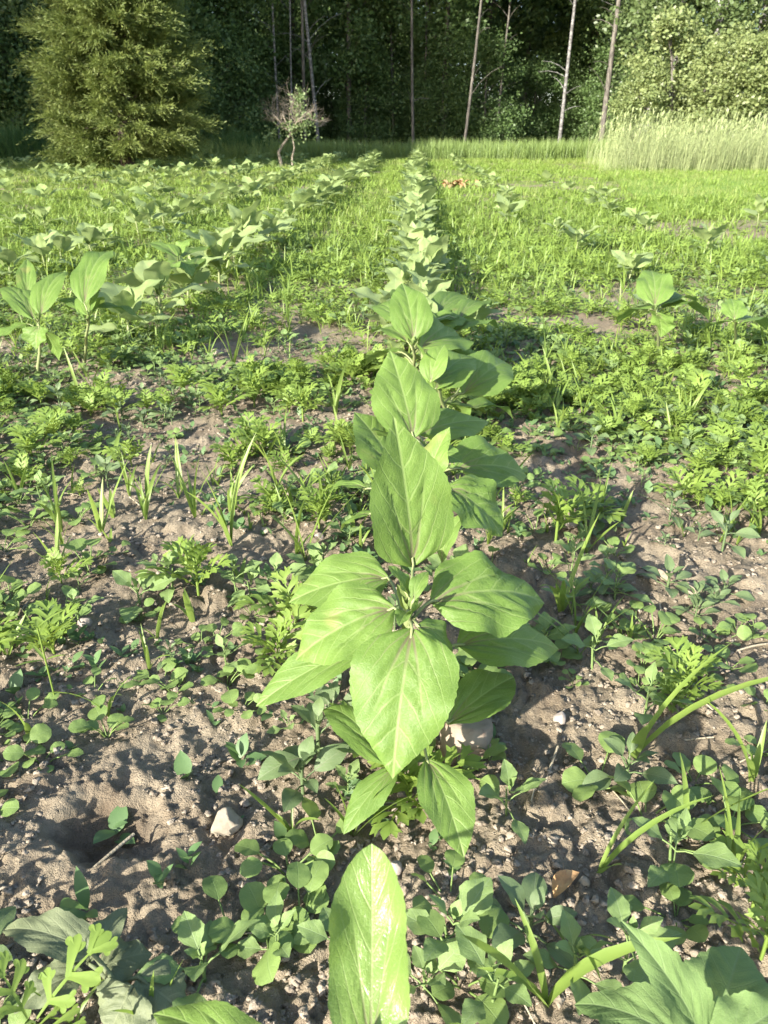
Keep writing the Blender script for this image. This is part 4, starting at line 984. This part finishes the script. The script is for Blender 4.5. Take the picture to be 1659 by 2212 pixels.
TR_ = [(1206, 29.6, 11, .075, .035, 'palebark', 'slender pale grey forked trunk before the dark wood'), (1296, 29.5, 12, .12, .01, 'bark', 'thick dark trunk near the left end of the tall pale grass'),
    (1000, 29.8, 11, .06, .09, 'bark', 'grey trunk leaning right in the middle of the wood'), (605, 30.4, 11, .05, 0, 'palebark', 'thin pale trunk above the bare fruit tree'),
    (690, 29.8, 11, .08, -.06, 'palebark', 'pale trunk leaning left above the bare fruit tree'), (660, 30.2, 12, .08, .01, 'bark', 'brown trunk beside the leaning pale one'), (893, 30, 12, .06, -.03, 'bark', 'thin dark trunk at the centre of the wood'), (915, 33, 12, .06, .0, 'bark', 'second thin dark trunk at the centre of the wood')]
for i, px in enumerate((632, 850, 1068, 1345)):
    TR_.append((px, 30 + (i * 37 % 50) / 10, 11, .03 + .009 * (i % 4), [.02, -.03, .06, 0, -.015][i % 5], 'palebark' if i % 3 == 0 else 'bark', 'slim trunk among the dark wood, %s from the left' % ordn(i + 1)))
for i, a in enumerate(TR_):
    bare_trunk(*a, seed=200 + i)

# ------------------------------------------------------------------ the cedar
def cedar():
    rng = np.random.default_rng(17); H = 4.9; m = MB(); tp, T = trunk_arr(rng, H, .16, .02, 8, .1)
    root = bpy.data.objects.new('cedar_tree', None); COL.objects.link(root); root.location = cedar_p
    tag(root, 'bushy olive-green cedar standing at the left field edge', 'cedar tree')
    wood = MB(); wood.add(*T); lv = []
    nb = 330
    for i in range(nb):
        z = .12 + (H - .3) * (i / nb) ** 1.1; f = z / H
        Rz = 1.52 * np.interp(f, [0, .08, .2, .42, .64, .85, 1], [.9, 1, 1.0, .95, .7, .36, .05]) * rng.uniform(.72, 1.12)
        a = rng.uniform(0, 6.28); e0 = math.radians(rng.uniform(12, 38) + 20 * f)
        n = 9; t = np.linspace(0, 1, n); c = np.array([math.cos(a), math.sin(a), 0])
        p = c[None] * (Rz * t)[:, None] + np.array([0, 0, 1]) * (z + Rz * (t * math.tan(e0) * .75 - .28 * t ** 2))[:, None]
        if z < .5: p[:, 2] = np.maximum(p[:, 2], .06 + .1 * rng.random())
        p[:, :2] += np.stack([np.interp(p[0, 2], tp[:, 2], tp[:, 0]) * np.ones(n), np.zeros(n)], 1)
        if i % 3 == 0: wood.add(*tube(p, np.linspace(.022, .005, n), 4))
        side = np.cross(c, [0, 0, 1])
        for k in range(62):
            s = .15 + .85 * rng.random() ** .7; b = np.array([np.interp(s, t, p[:, j]) for j in range(3)])
            da = rng.normal(0, .75 - .35 * (s > .88)); d = c * math.cos(da) + side * math.sin(da) + np.array([0, 0, rng.normal(.15 + .3 * (s > .88), .3)]); d /= np.linalg.norm(d); L = rng.uniform(.16, .42) * (1 + .5 * (s > .88))
            lv.append((b, d, L))
    B = np.array([l[0] for l in lv]); D = np.array([l[1] for l in lv]); L = np.array([l[2] for l in lv])
    for k in range(14):                            # twigs of each spray
        s = k / 13; base = B + D * (L * s)[:, None] + np.array([0, 0, -1]) * (.35 * L * s * s)[:, None]
        q = rng.normal(0, .36, (len(B), 3)); d = D + q; d[:, 2] -= .35 * s; d /= np.linalg.norm(d, axis=1)[:, None]
        ln = (.13 * (1.15 - .55 * s) * rng.uniform(.6, 1.3, len(B)))[:, None]; sd_ = np.cross(d, rng.normal(0, 1, (len(B), 3))); sd_ /= np.linalg.norm(sd_, axis=1)[:, None]
        w_ = .0075 * rng.uniform(.7, 1.4, len(B))[:, None]
        V = np.stack([base - sd_ * w_ * .6, base + d * ln * .6 - sd_ * w_, base + d * ln, base + d * ln * .5 + sd_ * w_], 1).reshape(-1, 3)
        m.add(V, np.arange(len(V)).reshape(-1, 4))
    link('trunk', mesh_of('trunk', wood.arr(), M['cedarbark']), root); link('crown', mesh_of('crown', m.arr(), M['cedar']), root)
cedar()

# ------------------------------------------------------------------ bare fruit tree with green suckers
def fruit_tree():
    rng = np.random.default_rng(23); root = bpy.data.objects.new('fruit_tree', None); COL.objects.link(root); p = at(607, 19.6); root.location = p; root.scale = (.78, .78, .74)
    tag(root, 'small half-dead fruit tree with bare twigs and crooked trunk', 'fruit tree')
    m = MB(); tips = []
    def grow(b, d, L, r, lev):
        n = 4; pts = [b]; dd = d
        for k in range(n):
            dd = dd + rng.normal(0, .13, 3) + np.array([0, 0, .05]); dd /= np.linalg.norm(dd); pts.append(pts[-1] + dd * L / n)
        pts = np.array(pts); m.add(*tube(pts, np.linspace(r, r * .6, n + 1), 5 if lev < 2 else 3)); tips.append((pts[-1], lev))
        if lev < 5:
            for k in range(3 if lev > 0 else 4):
                j = int(rng.integers(1, n + 1)); q = dd + rng.normal(0, .55, 3); q[2] = q[2] * .7 + .18; q /= np.linalg.norm(q)
                grow(pts[j], q, L * rng.uniform(.6, .8), r * .55, lev + 1)
    m.add(*tube(np.array([[0, 0, -.1], [-.03, 0, .2], [-.08, 0, .42], [.05, 0, .62], [.25, 0, .85], [.35, 0, 1.0]]), [.06, .05, .045, .042, .038, .035], 7))
    m.add(*tube(np.array([[.3, .05, -.1], [.32, .05, .3], [.4, .02, .55], [.35, 0, .9]]), [.032, .028, .024, .022], 6))
    for d in ((-.8, .1, .55), (-.45, -.3, .8), (.2, .2, .95), (.75, 0, .6), (.9, .2, .3), (.45, -.4, .75), (-.65, .4, .5)):
        d = np.array(d) / np.linalg.norm(d); grow(np.array([.33, 0, .95]), d, .66, .022, 1)
    link('trunk', mesh_of('trunk', m.arr(), M['deadwood']), root)
    cl = MB()
    for (c, sg, n) in (((.6, -.1, 1.55), (.13, .13, .3), 240), ((.35, -.1, 1.1), (.24, .2, .14), 190), ((-.3, -.1, .95), (.14, .1, .1), 60), ((.62, 0, 2.0), (.09, .09, .12), 90), ((.85, 0, 1.2), (.15, .15, .2), 110)):
        c_ = np.array(c) + rng.normal(0, 1, (n, 3)) * sg; A = rng.normal(0, 1, (n, 3)); A /= np.linalg.norm(A, axis=1)[:, None]; Bv = np.cross(A, rng.normal(0, 1, (n, 3))); Bv /= np.linalg.norm(Bv, axis=1)[:, None]
        V = np.stack([c_ - A * .045, c_ + Bv * .028, c_ + A * .045, c_ - Bv * .028], 1).reshape(-1, 3); cl.add(V, np.arange(n * 4).reshape(-1, 4))
    link('crown', mesh_of('crown', cl.arr(), M['sucker']), root)
    # bare earth ring
fruit_tree()
def clump(px, D, Rx, H, n, label, seed):
    rng = np.random.default_rng(seed); p = at(px, D); m = MB()
    for k in range(n):
        a = rng.uniform(0, 6.28); q = math.sqrt(rng.random()); x, y = Rx * q * math.cos(a), .6 * q * math.sin(a)
        L = H * (1.05 - .55 * q * q) * rng.uniform(.7, 1.15); m.add(*xf(blade(rng, rng.uniform(0, 6.28), L, .016, rng.uniform(65, 89), rng.uniform(-10, 60), 4), np.eye(3), [x, y, 0]))
    tag(link('grass_clump', mesh_of('grass_clump', m.arr(), M['bankgrass']), None, p), label, 'grass clump', 'rounded grass clumps at the field edge')
clump(522, 25.3, 1.0, .95, 1500, 'rounded tall green grass clump between cedar and fruit tree', 1)
clump(30, 22, 1.1, 1.1, 1700, 'tall dark green grass clump at the left edge beside the cedar', 2)
clump(-60, 22.5, 1.3, 1.1, 1500, 'tall dark green grass clump just past the left edge', 3)

resolve_labels()
